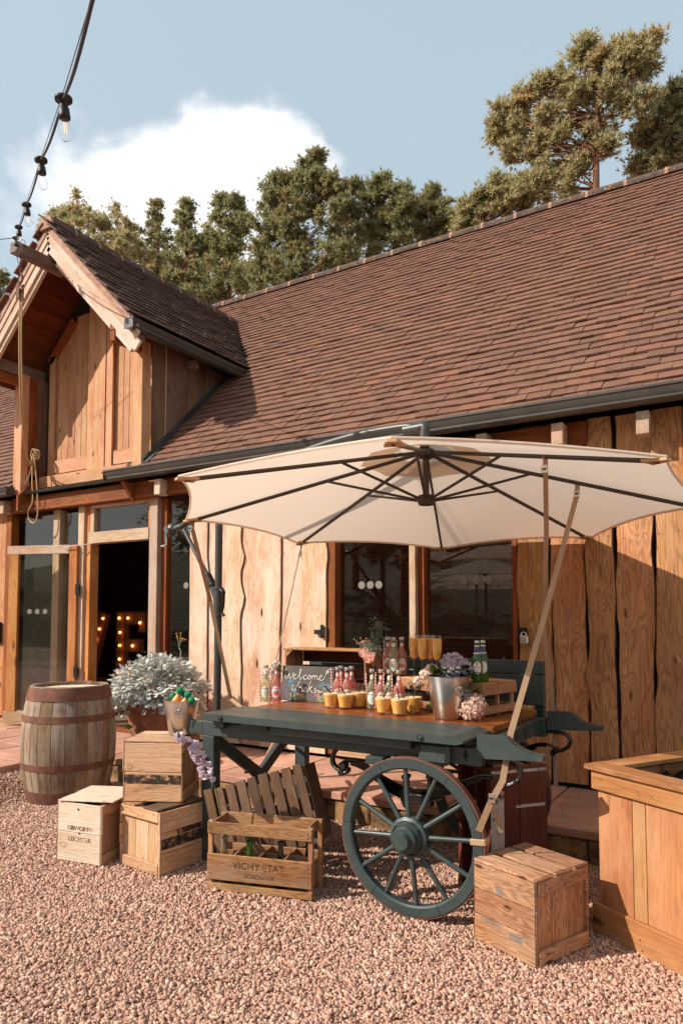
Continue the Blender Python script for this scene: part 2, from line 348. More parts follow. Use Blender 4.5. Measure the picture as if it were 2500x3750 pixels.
M_black = flat('black_iron', '#1b1714', .5, metal=.4, bump=.5, nscale=90, c2='#2a211b')
M_tar = flat('tarred_black_spring', '#14110f', .25, bump=.9, nscale=130, c2='#1f1812', spec=.7)
M_grey = flat('charcoal_pole', '#46433f', .42, metal=.35, bump=.04)
M_rib = flat('dark_bronze_rib', '#3d3129', .45, metal=.2, bump=.04)
M_strap = flat('tan_webbing', '#a98a6c', .85, bump=.4, nscale=300)
M_steel = flat('brushed_steel', '#e4e1dc', .30, metal=1.0, bump=.06, nscale=14, c2='#c4beb6')
M_chrome = flat('bright_metal', '#c8c4be', .15, metal=1.0, bump=.02)
M_rope = flat('hemp_rope', '#b3936a', .9, bump=.8, nscale=200)
M_cable = flat('dark_cable', '#2c211f', .6)
# paint
m, t, p = newmat('blue_grey_cart_paint'); o = t.obj(); r = t.rnd(); n = t.noise(t.scale(o, (1, 1, 1)), 9, 5, .7); n2 = t.noise(o, 60, 4, .7)
c = t.mix(t.ramp(n, .35, .65), lin('#3a4543'), lin('#2e3938')); c = t.mix(t.math('MULTIPLY', t.ramp(n2, .66, .74), .35), c, lin('#62564a'))
P(p, col=c, rough=t.math('MULTIPLY_ADD', n, .25, .28), spec=.5, nrm=t.bump(n2, .12, .003)); M_paint = m
M_chip = flat('chipped_bare_edge', '#9c7350', .8, c2='#6d4c33')
# rust
m, t, p = newmat('rusty_hoop'); o = t.obj(); n = t.noise(o, 14, 6, .7); n2 = t.noise(o, 160, 3, .7)
c = t.mix(t.ramp(n, .35, .65), lin('#7a4d3a'), lin('#5b3d32')); c = t.mix(t.math('MULTIPLY', t.ramp(n2, .5, .7), .5), c, lin('#94604a'))
P(p, col=c, rough=.85, metal=.15, nrm=t.bump(n2, .3, .003)); M_rust = m
# canopy fabric
m = bpy.data.materials.new('cream_canopy_fabric'); m.use_nodes = True; t = NT(m.node_tree); p = t.n['Principled BSDF']; n = t.noise(t.obj(), 2.2, 5, .6); n2 = t.noise(t.obj(), 420, 2)
c = t.mix(t.ramp(n, .3, .7), lin('#e9dccd'), lin('#e3d3c1')); P(p, col=c, rough=.9, spec=.1, nrm=t.bump(t.math('ADD', n2, t.math('MULTIPLY', n, 2)), .12, .004))
tl = t.n.new('ShaderNodeBsdfTranslucent'); t.put(tl.inputs[0], lin('#ead6c2')); ms = t.n.new('ShaderNodeMixShader'); ms.inputs[0].default_value = .46
t.l.new(p.outputs[0], ms.inputs[1]); t.l.new(tl.outputs[0], ms.inputs[2]); t.l.new(ms.outputs[0], t.n['Material Output'].inputs[0]); M_fab = m
M_hem = flat('tan_canopy_hem', '#c39a70', .9)
# stone
def stone(name, a, b, d, bmp=.5, sc=6):
    m, t, p = newmat(name); r = t.rnd(); g = t.n.new('ShaderNodeNewGeometry').outputs['Position']; n = t.noise(g, sc, 7, .65); n2 = t.noise(g, sc * 9, 5, .7)
    c = t.mix(t.ramp(n, .35, .65), lin(a), lin(b)); c = t.mix(t.math('MULTIPLY', t.ramp(n2, .5, .75), .4), c, lin(d)); c = t.hsv(c, .5, 1.0, t.math('MULTIPLY_ADD', r, .3, .85))
    P(p, col=c, rough=.88, spec=.3, nrm=t.bump(t.math('ADD', n, t.math('MULTIPLY', n2, .3)), bmp, .02)); return m
M_flag = stone('red_sandstone_flag', '#bd917a', '#ab7c66', '#916552', .4)
M_riser = stone('mossy_riser_stone', '#a07a50', '#5e4a32', '#2c2417', .9, 9)
M_joint = stone('sandy_joint', '#8f6f5a', '#7a5c49', '#604636', .6, 20)
M_brick = stone('interior_brick', '#a8614a', '#8f4f3c', '#70402f', .6, 12)
M_brickm = stone('brick_mortar', '#ad9886', '#9c8877', '#86756a', .6, 20)
m, t, p = newmat('pink_gravel_chip'); r = t.rnd(); o = t.obj(); n = t.noise(o, 120, 3, .6)
rp = t.n.new('ShaderNodeValToRGB'); t.l.new(r, rp.inputs[0]); cr = rp.color_ramp; cols = ['#c09580', '#b0826f', '#cda78f', '#b88f7a', '#d6b9a3', '#a27967', '#c49a84', '#ceaf9a', '#b38974', '#94715f']
cr.elements[0].color = lin(cols[0]); cr.elements[1].color = lin(cols[-1])
for i, c in enumerate(cols[1:-1]): e = cr.elements.new((i + 1) / 9); e.color = lin(c)
P(p, col=t.mix(t.math('MULTIPLY', n, .3), rp.outputs[0], lin('#87695d')), rough=.85, spec=.3, nrm=t.bump(n, .3, .002)); M_gravel = m
m, t, p = newmat('gravel_ground'); o = t.obj(); v = t.voro(o, 48); n = t.noise(o, 50, 3)
rp = t.n.new('ShaderNodeTexVoronoi'); t.l.new(o, rp.inputs['Vector']); rp.inputs['Scale'].default_value = 48
hs = t.hsv(t.mix(.6, rp.outputs['Color'], lin('#b08070')), .5, .45, 1)
P(p, col=t.mix(.8, hs, lin('#b08a76')), rough=.9, nrm=t.bump(t.math('SUBTRACT', 1.0, v), .9, .02)); M_ground = m
m, t, p = newmat('rough_grass_bank'); o = t.obj(); n = t.noise(o, .35, 6, .7); n2 = t.noise(o, 5, 5, .7)
P(p, col=t.mix(t.ramp(n2, .4, .6), t.mix(t.ramp(n, .4, .6), lin('#3e4424'), lin('#2f3a1c')), lin('#57502f')), rough=.95); M_grass = m
M_terra = flat('terracotta', '#a0664a', .9, bump=.3, nscale=50, c2='#8a543c')
M_soil = flat('dark_soil', '#2a1d15', .95, bump=.8, nscale=60)
M_pine = leafmat('pine_needles', '#85825a', '#aea876', '#bb9766', .5)
M_pine2 = leafmat('golden_pine_needles', '#a39a6e', '#c9bc8c', '#cfa67a', .5)
M_bark2 = flat('pine_bark', '#8a5a3e', .95, bump=.9, nscale=14, c2='#54372a')
M_silver = leafmat('silver_leaf', '#bdbcb2', '#dedcd4', None, .15, .8)
M_green = leafmat('green_leaf', '#7a8036', '#5a6a2c', None, .3)
M_dkgreen = leafmat('dark_green_leaf', '#3d4a2a', '#2d3a22', None, .2)
M_orange = leafmat('orange_button_flower', '#c98a34', '#b87426', None, .2)
M_stem = flat('pale_stem', '#a5a287', .8)
M_lilac = leafmat('lilac_petal', '#e2d6de', '#cdb8d0', '#ebe2e4', .35)
M_blush = leafmat('blush_petal', '#e2c8b8', '#d3b09c', '#e8d8c8', .35)
M_mauve = leafmat('mauve_petal', '#c9b9c0', '#b7a5b6', '#d8cbcb', .35)
M_pink = leafmat('pink_rose_petal', '#ecc0b4', '#f3d6cb', None, .35)
M_cream = leafmat('cream_petal', '#eadccf', '#e2cdbd', None, .35)
M_berry = flat('tan_berry', '#a3745c', .6)
M_eucal = leafmat('grey_green_sprig', '#7f8a78', '#5f6a58', None, .15)
G_win = thin('window_glass', (.94, .92, .87, 1), .008, .01)
G_clear = thin('clear_glass', (.985, .985, .98, 1), .0, .03)
G_tumb = thin('tumbler_glass', (.985, .985, .98, 1), .02, .03)
G_green = thin('green_bottle_glass', (.35, .66, .18, 1), .02, .05, body=lin('#35702a'), bodymix=.4)
G_dark = thin('dark_bottle_glass', (.16, .18, .10, 1), .05, .05, body=lin('#17180f'), bodymix=.5)
G_pale = thin('pale_bottle_glass', (.72, .74, .66, 1), .05, .05, body=lin('#8a8d80'), bodymix=.08)
G_rose = thin('rose_lemonade', (.93, .52, .50, 1), .0, .1, body=lin('#e29488'), bodymix=.38)
G_elder = thin('pale_pressed_drink', (.88, .84, .66, 1), .0, .1, body=lin('#d5cba0'), bodymix=.22)
def juice(name, c, c2):
    m, t, p = newmat(name); o = t.obj(); sep = t.n.new('ShaderNodeSeparateXYZ'); t.l.new(o, sep.inputs[0]); n = t.noise(o, 90, 3)
    P(p, col=t.mix(t.ramp(n, .35, .7), lin(c), lin(c2)), rough=.35); p.inputs['Subsurface Weight'].default_value = .25; p.inputs['Subsurface Radius'].default_value = (.02, .012, .004); p.inputs['Subsurface Scale'].default_value = .5; return m
M_juice = juice('orange_juice', '#fbbd62', '#f5ad4a'); M_foam = flat('juice_foam', '#f7cc96', .7)
M_orj = juice('bottled_orange_drink', '#e8902e', '#d87822')
M_cap = flat('silver_cap', '#b9b2ab', .4, metal=.8); M_gcap = flat('green_plastic_cap', '#12805a', .4)
M_label = flat('cream_label', '#e6e0d6', .7, bump=.02, c2='#dcd3c8'); M_labelp = flat('pink_label', '#d9868a', .7, bump=.02); M_labelg = flat('sage_label', '#c5cfc0', .7, bump=.02)
M_blue = flat('blue_neck_label', '#46466c', .5, bump=.02); M_redink = flat('red_ink', '#a83232', .7, bump=0); M_ink = flat('dark_print', '#3c3a44', .8, bump=0); M_goldink = flat('print_gold', '#b98d4a', .6, bump=0)
M_straw = flat('black_straw', '#1c1816', .4); M_white = flat('white_chalk', '#eceae4', .9, bump=.1); M_slate = flat('grey_slate', '#5b5550', .8, bump=.6, nscale=30, c2='#47423e')
M_rstraw, t, p = newmat('striped_paper_straw'); sep = t.n.new('ShaderNodeSeparateXYZ'); t.l.new(t.obj(), sep.inputs[0])
ang = t.math('ARCTAN2', sep.outputs[1], sep.outputs[0]); st = t.math('SINE', t.math('ADD', ang, t.math('MULTIPLY', sep.outputs[2], 330.0)))
P(p, col=t.mix(t.ramp(st, -.15, .15), lin('#efe6dc'), lin('#c8402f')), rough=.7)
def stencil(name, c, cov=.6, sc=70):
    m = bpy.data.materials.new(name); m.use_nodes = True; t = NT(m.node_tree); p = t.n['Principled BSDF']; n = t.noise(t.scale(t.obj(), (1, 1, 1)), sc, 4, .7); P(p, col=lin(c), rough=.9)
    tr = t.n.new('ShaderNodeBsdfTransparent'); ms = t.n.new('ShaderNodeMixShader'); t.l.new(t.math('MULTIPLY', t.ramp(n, .68, .46), cov), ms.inputs[0]); t.l.new(tr.outputs[0], ms.inputs[1]); t.l.new(p.outputs[0], ms.inputs[2]); t.l.new(ms.outputs[0], t.n['Material Output'].inputs[0]); return m
S_brown = stencil('worn_brown_stencil', '#6a452c', 1.0, 40); S_dark = stencil('worn_dark_stencil', '#3a291d', .75); S_blue = stencil('faint_blue_stencil', '#6d7a80', .5); S_black = stencil('smeared_black_paint', '#2a241e', .85, 25); S_grey = stencil('scraped_white_paint', '#b9ada2', .9, 14)
m, t, p = newmat('glowing_bulb'); P(p, col=(1, .6, .3, 1), emc=(1, .36, .09, 1), ems=6.0); M_glow = m
m, t, p = newmat('bulb_filament'); P(p, col=(1, .6, .3, 1), emc=(1, .45, .15, 1), ems=1.2); M_fil = m
M_plasticbag = flat('black_plastic_liner', '#1a1816', .25, bump=.9, nscale=12)
M_dot = flat('frosted_dot', '#7d776d', .8)
M_cloth = flat('dark_tablecloth', '#5d5a5a', .9)
M_pom = flat('green_paper_pompom', '#0f7d4c', .8, bump=.8, nscale=150)
M_floor = flat('interior_floor', '#8a7464', .6)
M_int = flat('interior_lining', '#2a211b', .9)
# ------------------------------------------------------------ ground, hill, paving
YW = 5.30                                   # front plane of the timber wall
def sheet(name, x0, x1, y0, y1, z, mat, n=1, kind='structure', zf=None):
    mb = MB(); nx = ny = n
    for j in range(ny + 1):
        for i in range(nx + 1):
            x = x0 + (x1 - x0) * i / nx; y = y0 + (y1 - y0) * j / ny; mb.v.append((x, y, zf(x, y) if zf else z))
    for j in range(ny):
        for i in range(nx): a = j * (nx + 1) + i; mb.face([a, a + 1, a + nx + 2, a + nx + 1])
    return part(name, mb, mat, smooth='all', kind=kind)
def sst(a): a = max(0, min(1, a)); return a * a * (3 - 2 * a)
def gz(x, y): return .155 * sst((-4.95 - x) / .5) - .012 + .016 * mnoise.noise(Vector((x * 1.3, y * 1.3, 0)))
sheet('ground', -250, 250, -60, 300, -.06, M_ground)
sheet('gravel_bed', -7.5, 4.0, -1.0, 4.36, 0, M_ground, 90, zf=gz)
sheet('grass_bank', -90, 90, -70, -9, 0, M_grass, 60, zf=lambda x, y: max(0, (-y - 9) * .2) + mnoise.noise(Vector((x * .06, y * .06, 3))) * 1.0 - .3)
# loose gravel: angular chips over the part of the yard that can be seen
def chips():
    base = np.array([(x, y, z) for x in (-1, 1) for y in (-1, 1) for z in (-1, 1)], float)
    tri = np.array([(0, 1, 3), (0, 3, 2), (4, 6, 7), (4, 7, 5), (0, 4, 5), (0, 5, 1), (2, 3, 7), (2, 7, 6), (0, 2, 6), (0, 6, 4), (1, 5, 7), (1, 7, 3)])
    pts = []
    N = 300000; X = rs.uniform(-6.6, 2.2, N); Y = rs.uniform(1.55, 4.36, N)
    keep = []
    for x, y in zip(X, Y):
        px, py, w_ = proj((x, y, 0))
        if w_ < .5 or px < -330 or px > 2830 or py > 4050: continue
        if x < -5.46 and y > 2.2: continue
        keep.append((x, y, w_))
    K = np.array(keep); print('gravel chips', len(K)); n = len(K)
    zz = np.array([gz(x, y) for x, y in K[:, :2]])
    size = rs.uniform(.0052, .0100, n) * np.where(rs.rand(n) < .07, 1.55, 1.0)
    V = base[None] * rs.uniform(.25, 1.0, (n, 8, 3)) * (size[:, None] * np.stack([rs.uniform(1.0, 1.6, n), rs.uniform(.8, 1.1, n), rs.uniform(.5, .9, n)], 1))[:, None, :]
    q = rs.normal(size=(n, 4)) * np.array([1, .33, .33, 1]); q /= np.linalg.norm(q, axis=1)[:, None]; a, b, c, d = q.T
    Rm = np.stack([np.stack([1 - 2 * (c * c + d * d), 2 * (b * c - a * d), 2 * (b * d + a * c)], 1), np.stack([2 * (b * c + a * d), 1 - 2 * (b * b + d * d), 2 * (c * d - a * b)], 1), np.stack([2 * (b * d - a * c), 2 * (c * d + a * b), 1 - 2 * (b * b + c * c)], 1)], 1)
    V = np.einsum('nij,nkj->nki', Rm, V)
    V += np.stack([K[:, 0], K[:, 1], zz + rs.uniform(.0, .013, n)], 1)[:, None, :]
    F = (tri[None] + (np.arange(n) * 8)[:, None, None]).reshape(-1, 3)
    me = bpy.data.meshes.new('gravel'); me.vertices.add(n * 8); me.vertices.foreach_set('co', V.reshape(-1)); L = F.size
    me.loops.add(L); me.loops.foreach_set('vertex_index', F.reshape(-1).astype(np.int32)); me.polygons.add(len(F)); me.polygons.foreach_set('loop_start', np.arange(0, L, 3, dtype=np.int32)); me.materials.append(M_gravel); me.update(calc_edges=True)
    link('gravel', me, kind='stuff')
chips()

pav = bpy.data.objects.new('paving', None); COL.objects.link(pav); pav['kind'] = 'structure'
mb = MB(); mb.prism([(-14, 1.6, .02), (-5.49, 1.6, .02), (-5.49, 4.36, .02), (4, 4.36, .02), (4, 5.55, .02), (-14, 5.55, .02)], (0, 0, .135)); part('mortar_bed', mb, M_joint, pav)
def flag(x0, x1, y0, y1, top=.2):
    g = .007; dx = random.uniform(-.004, .004); mb = MB(); cx, cy = (x0 + x1) / 2, (y0 + y1) / 2
    mb.box((0, 0, 0), (x1 - x0 - 2 * g, y1 - y0 - 2 * g, .055), .006)
    mb.v = [(v[0] + .006 * mnoise.noise(Vector((v[0] * 5 + cx * 7, v[1] * 5, 0))), v[1] + .006 * mnoise.noise(Vector((v[1] * 5, cy * 7 + v[0] * 3, 4))), v[2]) for v in mb.v]
    part('flagstone', mb, M_flag, pav, loc=(cx, cy, top - .0275 + random.uniform(-.003, .002)), rot=(random.uniform(-.004, .004), random.uniform(-.004, .004), dx))
x = -12.6
rowA = (4.30, 4.80); rowB = (4.80, 5.34)
for (y0, y1) in (rowA, rowB):
    x = -13.0 + (.3 if y0 > 4.5 else 0)
    while x < 3.9:
        L = random.choice((.55, .62, .75, .9, .45)); flag(x, x + L, y0, y1); x += L
y = 1.6
for (y0, y1) in ((1.6, 2.2), (2.2, 2.75), (2.75, 3.40), (3.40, 3.82), (3.82, 4.30)):
    x = -5.45
    while x > -12.6:
        L = random.choice((.6, .75, .9, .5)); flag(x - L, x, y0, y1); x -= L
# riser: rough blocks under the paving edge
x = -5.45
while x < 3.8:
    L = random.uniform(.22, .5); mb = MB(); mb.box((0, 0, 0), (L - .012, .12, .16), .014)
    mb.v = [(v[0], v[1] + .012 * mnoise.noise(Vector((v[0] * 9 + x, v[1] * 9, v[2] * 9))), v[2] + .005 * mnoise.noise(Vector((v[0] * 11, x, v[2] * 9)))) for v in mb.v]
    part('riser_stone', mb, M_riser, pav, loc=(x + L / 2, 4.385, .06)); x += L

# ------------------------------------------------------------ barn
barn = thing('barn', 'timber clad barn with red brown clay tile roof, dormer hoist and glazed doors', 'barn')
X0, X1 = -14.0, 3.2
RIDGE_Y, EAVE_Y, EAVE_Z = 8.65, 5.05, 2.95          # tile plane z = y - 2.1
RX, RZ = -6.6, 5.78                                 # dormer ridge
def tile_mesh(L=.20, W=.177, T=.016):
    mb = MB(); mb.box((0, L / 2, T / 2), (W, L, T), .0); return mb
def lay_tiles(parent, org, u, v, ncol, nrow, skip, mat, near, gauge=.114, pitchw=.18, lim=300):
    """tiles in broken bond; the `lim` that show largest are objects of their own, the rest one mesh"""
    n = u.cross(v).normalized(); cand = []
    for r in range(nrow):
        for c in range(ncol):
            cx = (c + (.5 if r % 2 else 0)) * pitchw; p = org + u * cx + v * (r * gauge)
            if skip(p): continue
            d = (p - CAM).length; px, py, w_ = proj(p); vis = w_ > .5 and -40 < px < 2540 and -40 < py < 3800
            cand.append((0 if vis and near else 1, d, p))
    cand.sort(key=lambda q: (q[0], q[1])); ms = []
    for _ in range(4):
        tm = tile_mesh(); k = random.uniform(-.002, .002)
        tm.v = [(a + random.uniform(-.0015, .0015), b + random.uniform(-.002, .002), c_ + k * (1 if a > 0 else -1)) for a, b, c_ in tm.v]; ms.append(tm.mesh('tile', mat))
    B = MB(); src = tile_mesh()
    til = -math.atan2(.03, .2)
    for i, (vis, d, p) in enumerate(cand):
        jr = random.gauss(0, .006); jt = random.gauss(0, .012); q = p + n * random.uniform(.022, .03) + v * random.uniform(-.004, .004)
        M = Matrix((u, v, n)).transposed() @ Euler((til + jt * .5, random.gauss(0, .01), jr)).to_matrix()
        if vis == 0 and i < lim:
            o = link('roof_tile', ms[i % 4], parent); o.matrix_local = Matrix.Translation(q) @ M.to_4x4()
        else:
            k = B.addv([M @ Vector(a) + q for a in src.v]); [B.face([k + z for z in f_]) for f_ in src.f]
    if B.v: part('roof_tiles', B, mat, parent, kind='stuff')
S2 = math.sqrt(.5)
def in_dormer(p):
    dx = abs(p.x - RX); return dx < 1.12 and p.z < RZ - dx - .02
roof = bpy.data.objects.new('roof', None); COL.objects.link(roof); roof.parent = barn
def slab(pts, th, mat, parent, name='roof_lining'):
    mb = MB(); mb.prism(pts, th); return part(name, mb, mat, parent)
slab([(-5.55, 5.1, 2.985), (X1, 5.1, 2.985), (X1, 8.66, 6.545), (-5.55, 8.66, 6.545)], (0, .03, -.03), M_under, roof)
slab([(X0, 5.1, 2.985), (-7.66, 5.1, 2.985), (-7.66, 8.66, 6.545), (X0, 8.66, 6.545)], (0, .03, -.03), M_under, roof)
slab([(-7.66, 6.3, 4.185), (-5.55, 6.3, 4.185), (-5.55, 8.66, 6.545), (-7.66, 8.66, 6.545)], (0, .03, -.03), M_under, roof)
slab([(X0, 8.66, 6.545), (X1, 8.66, 6.545), (X1, 12.3, 2.9), (X0, 12.3, 2.9)], (0, -.03, -.03), M_under, roof)
lay_tiles(roof, Vector((-13.9, 5.055, 2.955)), Vector((1, 0, 0)), Vector((0, S2, S2)), int(17 / .18), 45, lambda p: (in_dormer(p) or (-7.7 < p.x < -5.5 and p.y < 5.9)), M_tile, True)
# ridge tiles: half round clay with pale mortar between
x = X0
while x < X1:
    L = .44; mb = MB(); prof = [(math.cos(a) * .115, math.sin(a) * .10) for a in np.linspace(-.15, math.pi + .15, 9)]
    pr = [(0, c_, s_) for c_, s_ in prof] + [(0, c_ * .86, s_ * .84) for c_, s_ in prof[::-1]]
    mb.prism(pr, (L - .03, 0, 0)); part('ridge_tile', mb, M_ridge, roof, loc=(x, 8.655, 6.535 + random.uniform(-.006, .006)), rot=(0, random.uniform(-.006, .006), 0))
    mb = MB(); pr = [(0, c_ * 1.02, s_ * 1.03) for c_, s_ in prof]; mb.prism(pr, (.034, 0, 0)); part('ridge_mortar', mb, M_mortar, roof, loc=(x + L - .032, 8.655, 6.535)); x += L
# gutters
gp = [(5.08, 2.90), (5.075, 2.885), (5.01, 2.885), (4.985, 2.90), (4.985, 2.915), (4.972, 2.93), (4.965, 2.965), (4.955, 2.972), (4.955, 2.987), (4.968, 2.987), (4.976, 2.97), (4.983, 2.935), (5.0, 2.902), (5.065, 2.902), (5.075, 2.975), (5.085, 2.975)]
for (a, b_) in ((-5.93, X1), (X0, -7.62)):
    mb = MB(); mb.prism([(a, y_, z_) for y_, z_ in gp], (b_ - a, 0, 0)); mb.box(((a if a > -7 else b_), 5.02, 2.936), (.006, .118, .10)); part('gutter', mb, M_gut, barn, smooth=True)
mb = MB(); mb.box((-6.5, 5.19, 2.945), (1.9, .02, .012)); part('gutter_board', mb, M_lead, barn)

# wall carcass: dark lining behind the boards with openings left for doors and windows
wall = bpy.data.objects.new('timber_wall', None); COL.objects.link(wall); wall.parent = barn
def carcass(x0, x1, z0=.2, z1=2.9):
    mb = MB(); mb.box(((x0 + x1) / 2, 5.40, (z0 + z1) / 2), (x1 - x0, .08, z1 - z0)); part('wall_lining', mb, M_int, wall)
carcass(X0, -8.05); carcass(-4.98, -3.33); carcass(-1.62, X1); carcass(-8.05, -4.98, 2.72); carcass(-3.33, -1.62, 2.62)
def live_board(xl, xr, z0, z1, yf, seed, mat, amp=.02, knot=(), bark=.022, th=.03, parent=None, nailed=True):
    """waney edged board: straight grain front, wavy dark bark edges"""
    mb = MB(); K = 40; rows = []
    for i in range(K + 1):
        z = z0 + (z1 - z0) * i / K
        def wv(s_): return amp * (mnoise.noise(Vector((s_, z * .75, 0))) * 1.5 + .6 * mnoise.noise(Vector((s_, z * 2.7, 5))) + .22 * mnoise.noise(Vector((s_, z * 8, 9))))
        kl = sum(a_ * math.exp(-((z - kz) / s_) ** 2) for (sd_, kz, a_, s_) in knot if sd_ < 0); kr = sum(a_ * math.exp(-((z - kz) / s_) ** 2) for (sd_, kz, a_, s_) in knot if sd_ > 0)
        l = xl + wv(seed) + kl; r = xr + wv(seed + 31.7) + kr; b1 = bark * (.6 + .7 * abs(mnoise.noise(Vector((seed, z * 5, 2))))); b2 = bark * (.6 + .7 * abs(mnoise.noise(Vector((seed + 9, z * 5, 2)))))
        rows.append((l, r, b1, b2, z))
    cx = (xl + xr) / 2; zc = (z0 + z1) / 2
    for (l, r, b1, b2, z) in rows:
        mb.v += [(l - b1 * .35 - cx, .0, z - zc), (l - cx, -th * .75, z - zc), (l + .006 - cx, -th, z - zc), ((l + r) / 2 - cx, -th - .002, z - zc), (r - .006 - cx, -th, z - zc), (r - cx, -th * .75, z - zc), (r + b2 * .35 - cx, 0, z - zc)]
    for i in range(K):
        a = i * 7; b = a + 7
        for k in range(6): mb.face([a + k, a + k + 1, b + k + 1, b + k], 1 if k in (0, 5) else 0)
    mb.face([K * 7 + k for k in range(7)], 0)
    o = part('wall_board', mb, [mat, M_bark], parent or wall, loc=(cx, yf, zc))
    if nailed:
        for zn in (.62, 1.32, 2.02):
            for dx in (-.3, .3):
                nb = MB(); nb.sphere((0, 0, 0), .0042, 6, 4); part('board_nail', nb, M_black, o, loc=(dx * (xr - xl) + random.uniform(-.01, .01), -th - .001, zn - zc + random.uniform(-.02, .02)))
    return o
# left of the long window: sunbleached boards
sx = [-4.99, -4.743, -4.513, -4.316, -4.095, -3.855, -3.615, -3.345]
kn = [[(1, 1.9, .02, .09)], [(1, 2.0, .02, .08)], [(1, 1.62, .045, .10), (1, 2.02, .05, .09)], [(-1, 1.55, .03, .09), (1, 2.0, -.05, .08)], [(-1, 2.05, -.05, .09)], [(1, 1.66, .03, .1)], [(1, 2.0, .02, .08)]]
for i in range(7):
    ex = .03 if i % 2 else -.002
    live_board(sx[i] - ex, sx[i + 1] + ex, .235, 2.9, YW + .012 + (.02 if i % 2 else 0), 3.1 * i + 1, W_light, .022 if 0 < i < 6 else .012, kn[i], bark=.013)
rx = [-1.615, -1.354, -1.116, -.888, -.654, -.43, -.19, .07, .33, .6, .85, 1.1, 1.38, 1.65, 1.9, 2.2, 2.5, 2.8, 3.2]
kr = [[], [(1, .98, .03, .08), (1, 2.02, .03, .07)], [(-1, 1.02, -.03, .07), (1, 1.4, .01, .2)], [(-1, 1.6, -.01, .2)], [(-1, 1.0, .02, .1)]]
for i in range(len(rx) - 1):
    ex = .004 if i % 2 else -.008
    live_board(rx[i] - ex, rx[i + 1] + ex, .235, 2.9, YW + .012 + (.022 if i % 2 else 0), 5.3 * i + 2, W_brown, .030, kr[i] if i < len(kr) else [], bark=.03, th=.034)
lx = [-8.05, -8.28, -8.52, -8.76, -9.0, -9.25, -9.5, -9.8, -10.1]
for i in range(8): live_board(lx[i + 1] + .01, lx[i] - .01, .235, 2.9, YW + .012, 7.7 * i + 4, W_brown, .012, bark=.02)
mb = MB(); mb.box((-12.0, 5.34, 1.5), (3.8, .05, 2.6)); part('plain_boarding', mb, W_brown, wall)
# wall plate and rafter feet under the eaves
plank('wall_plate', barn, (-6.5, 5.25, 2.80), (3.12, .10, .17), 'x', W_plate, .006); plank('plate_rail', barn, (-6.5, 5.235, 2.725), (3.12, .10, .03), 'x', W_plate, .004)
plank('wall_plate', barn, (-3.0, 5.27, 2.80), (3.85, .06, .17), 'x', W_plate, .006)
for x in [-.675 - .575 * k for k in range(9)] + [-.1, .475, 1.05] + [-7.9, -8.5, -9.1]:
    plank('rafter_foot', barn, (x, 5.16, 2.775), (.085, .13, .16), 'y', W_frame, .004)
for x in (-5.75,):
    mb = MB(); mb.prism([(x, 5.2, 2.86), (x, 5.2, 2.66), (x, 5.04, 2.86)], (.045, 0, 0)); part('eaves_bracket', mb, W_plate, barn)
# ---- window and door joinery
def post(name, x0, x1, z0, z1, y0=5.27, y1=5.38, mat=None, parent=None): return plank(name, parent or barn, ((x0 + x1) / 2, (y0 + y1) / 2, (z0 + z1) / 2), (x1 - x0, y1 - y0, z1 - z0), 'z', mat or W_frame, .004)
def rail(name, x0, x1, z0, z1, y0=5.275, y1=5.375, mat=None, parent=None): return plank(name, parent or barn, ((x0 + x1) / 2, (y0 + y1) / 2, (z0 + z1) / 2), (x1 - x0, y1 - y0, z1 - z0), 'x', mat or W_frame, .004)
def pane(parent, x0, x1, z0, z1, y, name='glass'): mb = MB(); mb.box((0, 0, 0), (x1 - x0, .008, z1 - z0)); return part(name, mb, G_win, parent, loc=((x0 + x1) / 2, y, (z0 + z1) / 2))
def dots(parent, xs, z, y, r=.034):
    for x in xs:
        mb = MB(); mb.lathe([(.0005, 0), (r, 0), (r, .0015), (.0005, .0015)], 20, M=rotM('X', R(90))); part('safety_dot', mb, M_dot, parent, loc=(x, y, z))
def window(x0, x1, z0, z1, ygl, nm='window'):
    e = bpy.data.objects.new(nm, None); COL.objects.link(e); e.parent = barn; pane(e, x0, x1, z0, z1, ygl); return e
post('door_post', -6.70, -6.60, .2, 2.71); post('door_post', -6.60, -6.52, .2, 2.71, 5.30, 5.42, W_door)
post('door_post', -5.56, -5.44, .2, 2.71); post('window_jamb', -5.44, -5.365, .2, 2.71, 5.33, 5.42, W_plate)
post('corner_post', -8.05, -7.95, .2, 2.71, 5.27, 5.38, W_plate); post('window_mullion', -7.20, -7.08, .2, 2.71, 5.31, 5.42)
rail('transom_rail', -6.518, -5.562, 2.27, 2.395, 5.262, 5.372); rail('head_rail', -6.518, -5.562, 2.675, 2.708, 5.285, 5.375); post('transom_jamb', -6.518, -6.455, 2.397, 2.673, 5.29, 5.37); post('transom_jamb', -5.60, -5.562, 2.397, 2.673, 5.29, 5.37, W_door)
window(-6.453, -5.602, 2.397, 2.673, 5.335, 'transom_window')
wl = window(-7.948, -7.202, .3, 2.7, 5.37); wl2 = window(-7.078, -6.702, .3, 2.7, 5.37); rail('bottom_rail', -7.948, -6.702, .2, .30, mat=W_frame)
ws = window(-5.363, -4.992, .3, 2.7, 5.37); dots(ws, (-5.113, -5.017), 1.77, 5.3645); rail('bottom_rail', -5.363, -4.992, .2, .30)
wa = window(-3.262, -2.525, .32, 2.62, 5.385); wb = window(-2.407, -1.66, .32, 2.62, 5.385); dots(wa, (-3.037, -2.95, -2.865), 1.725, 5.379); dots(wb, (-2.078, -1.976, -1.879), 1.745, 5.379)
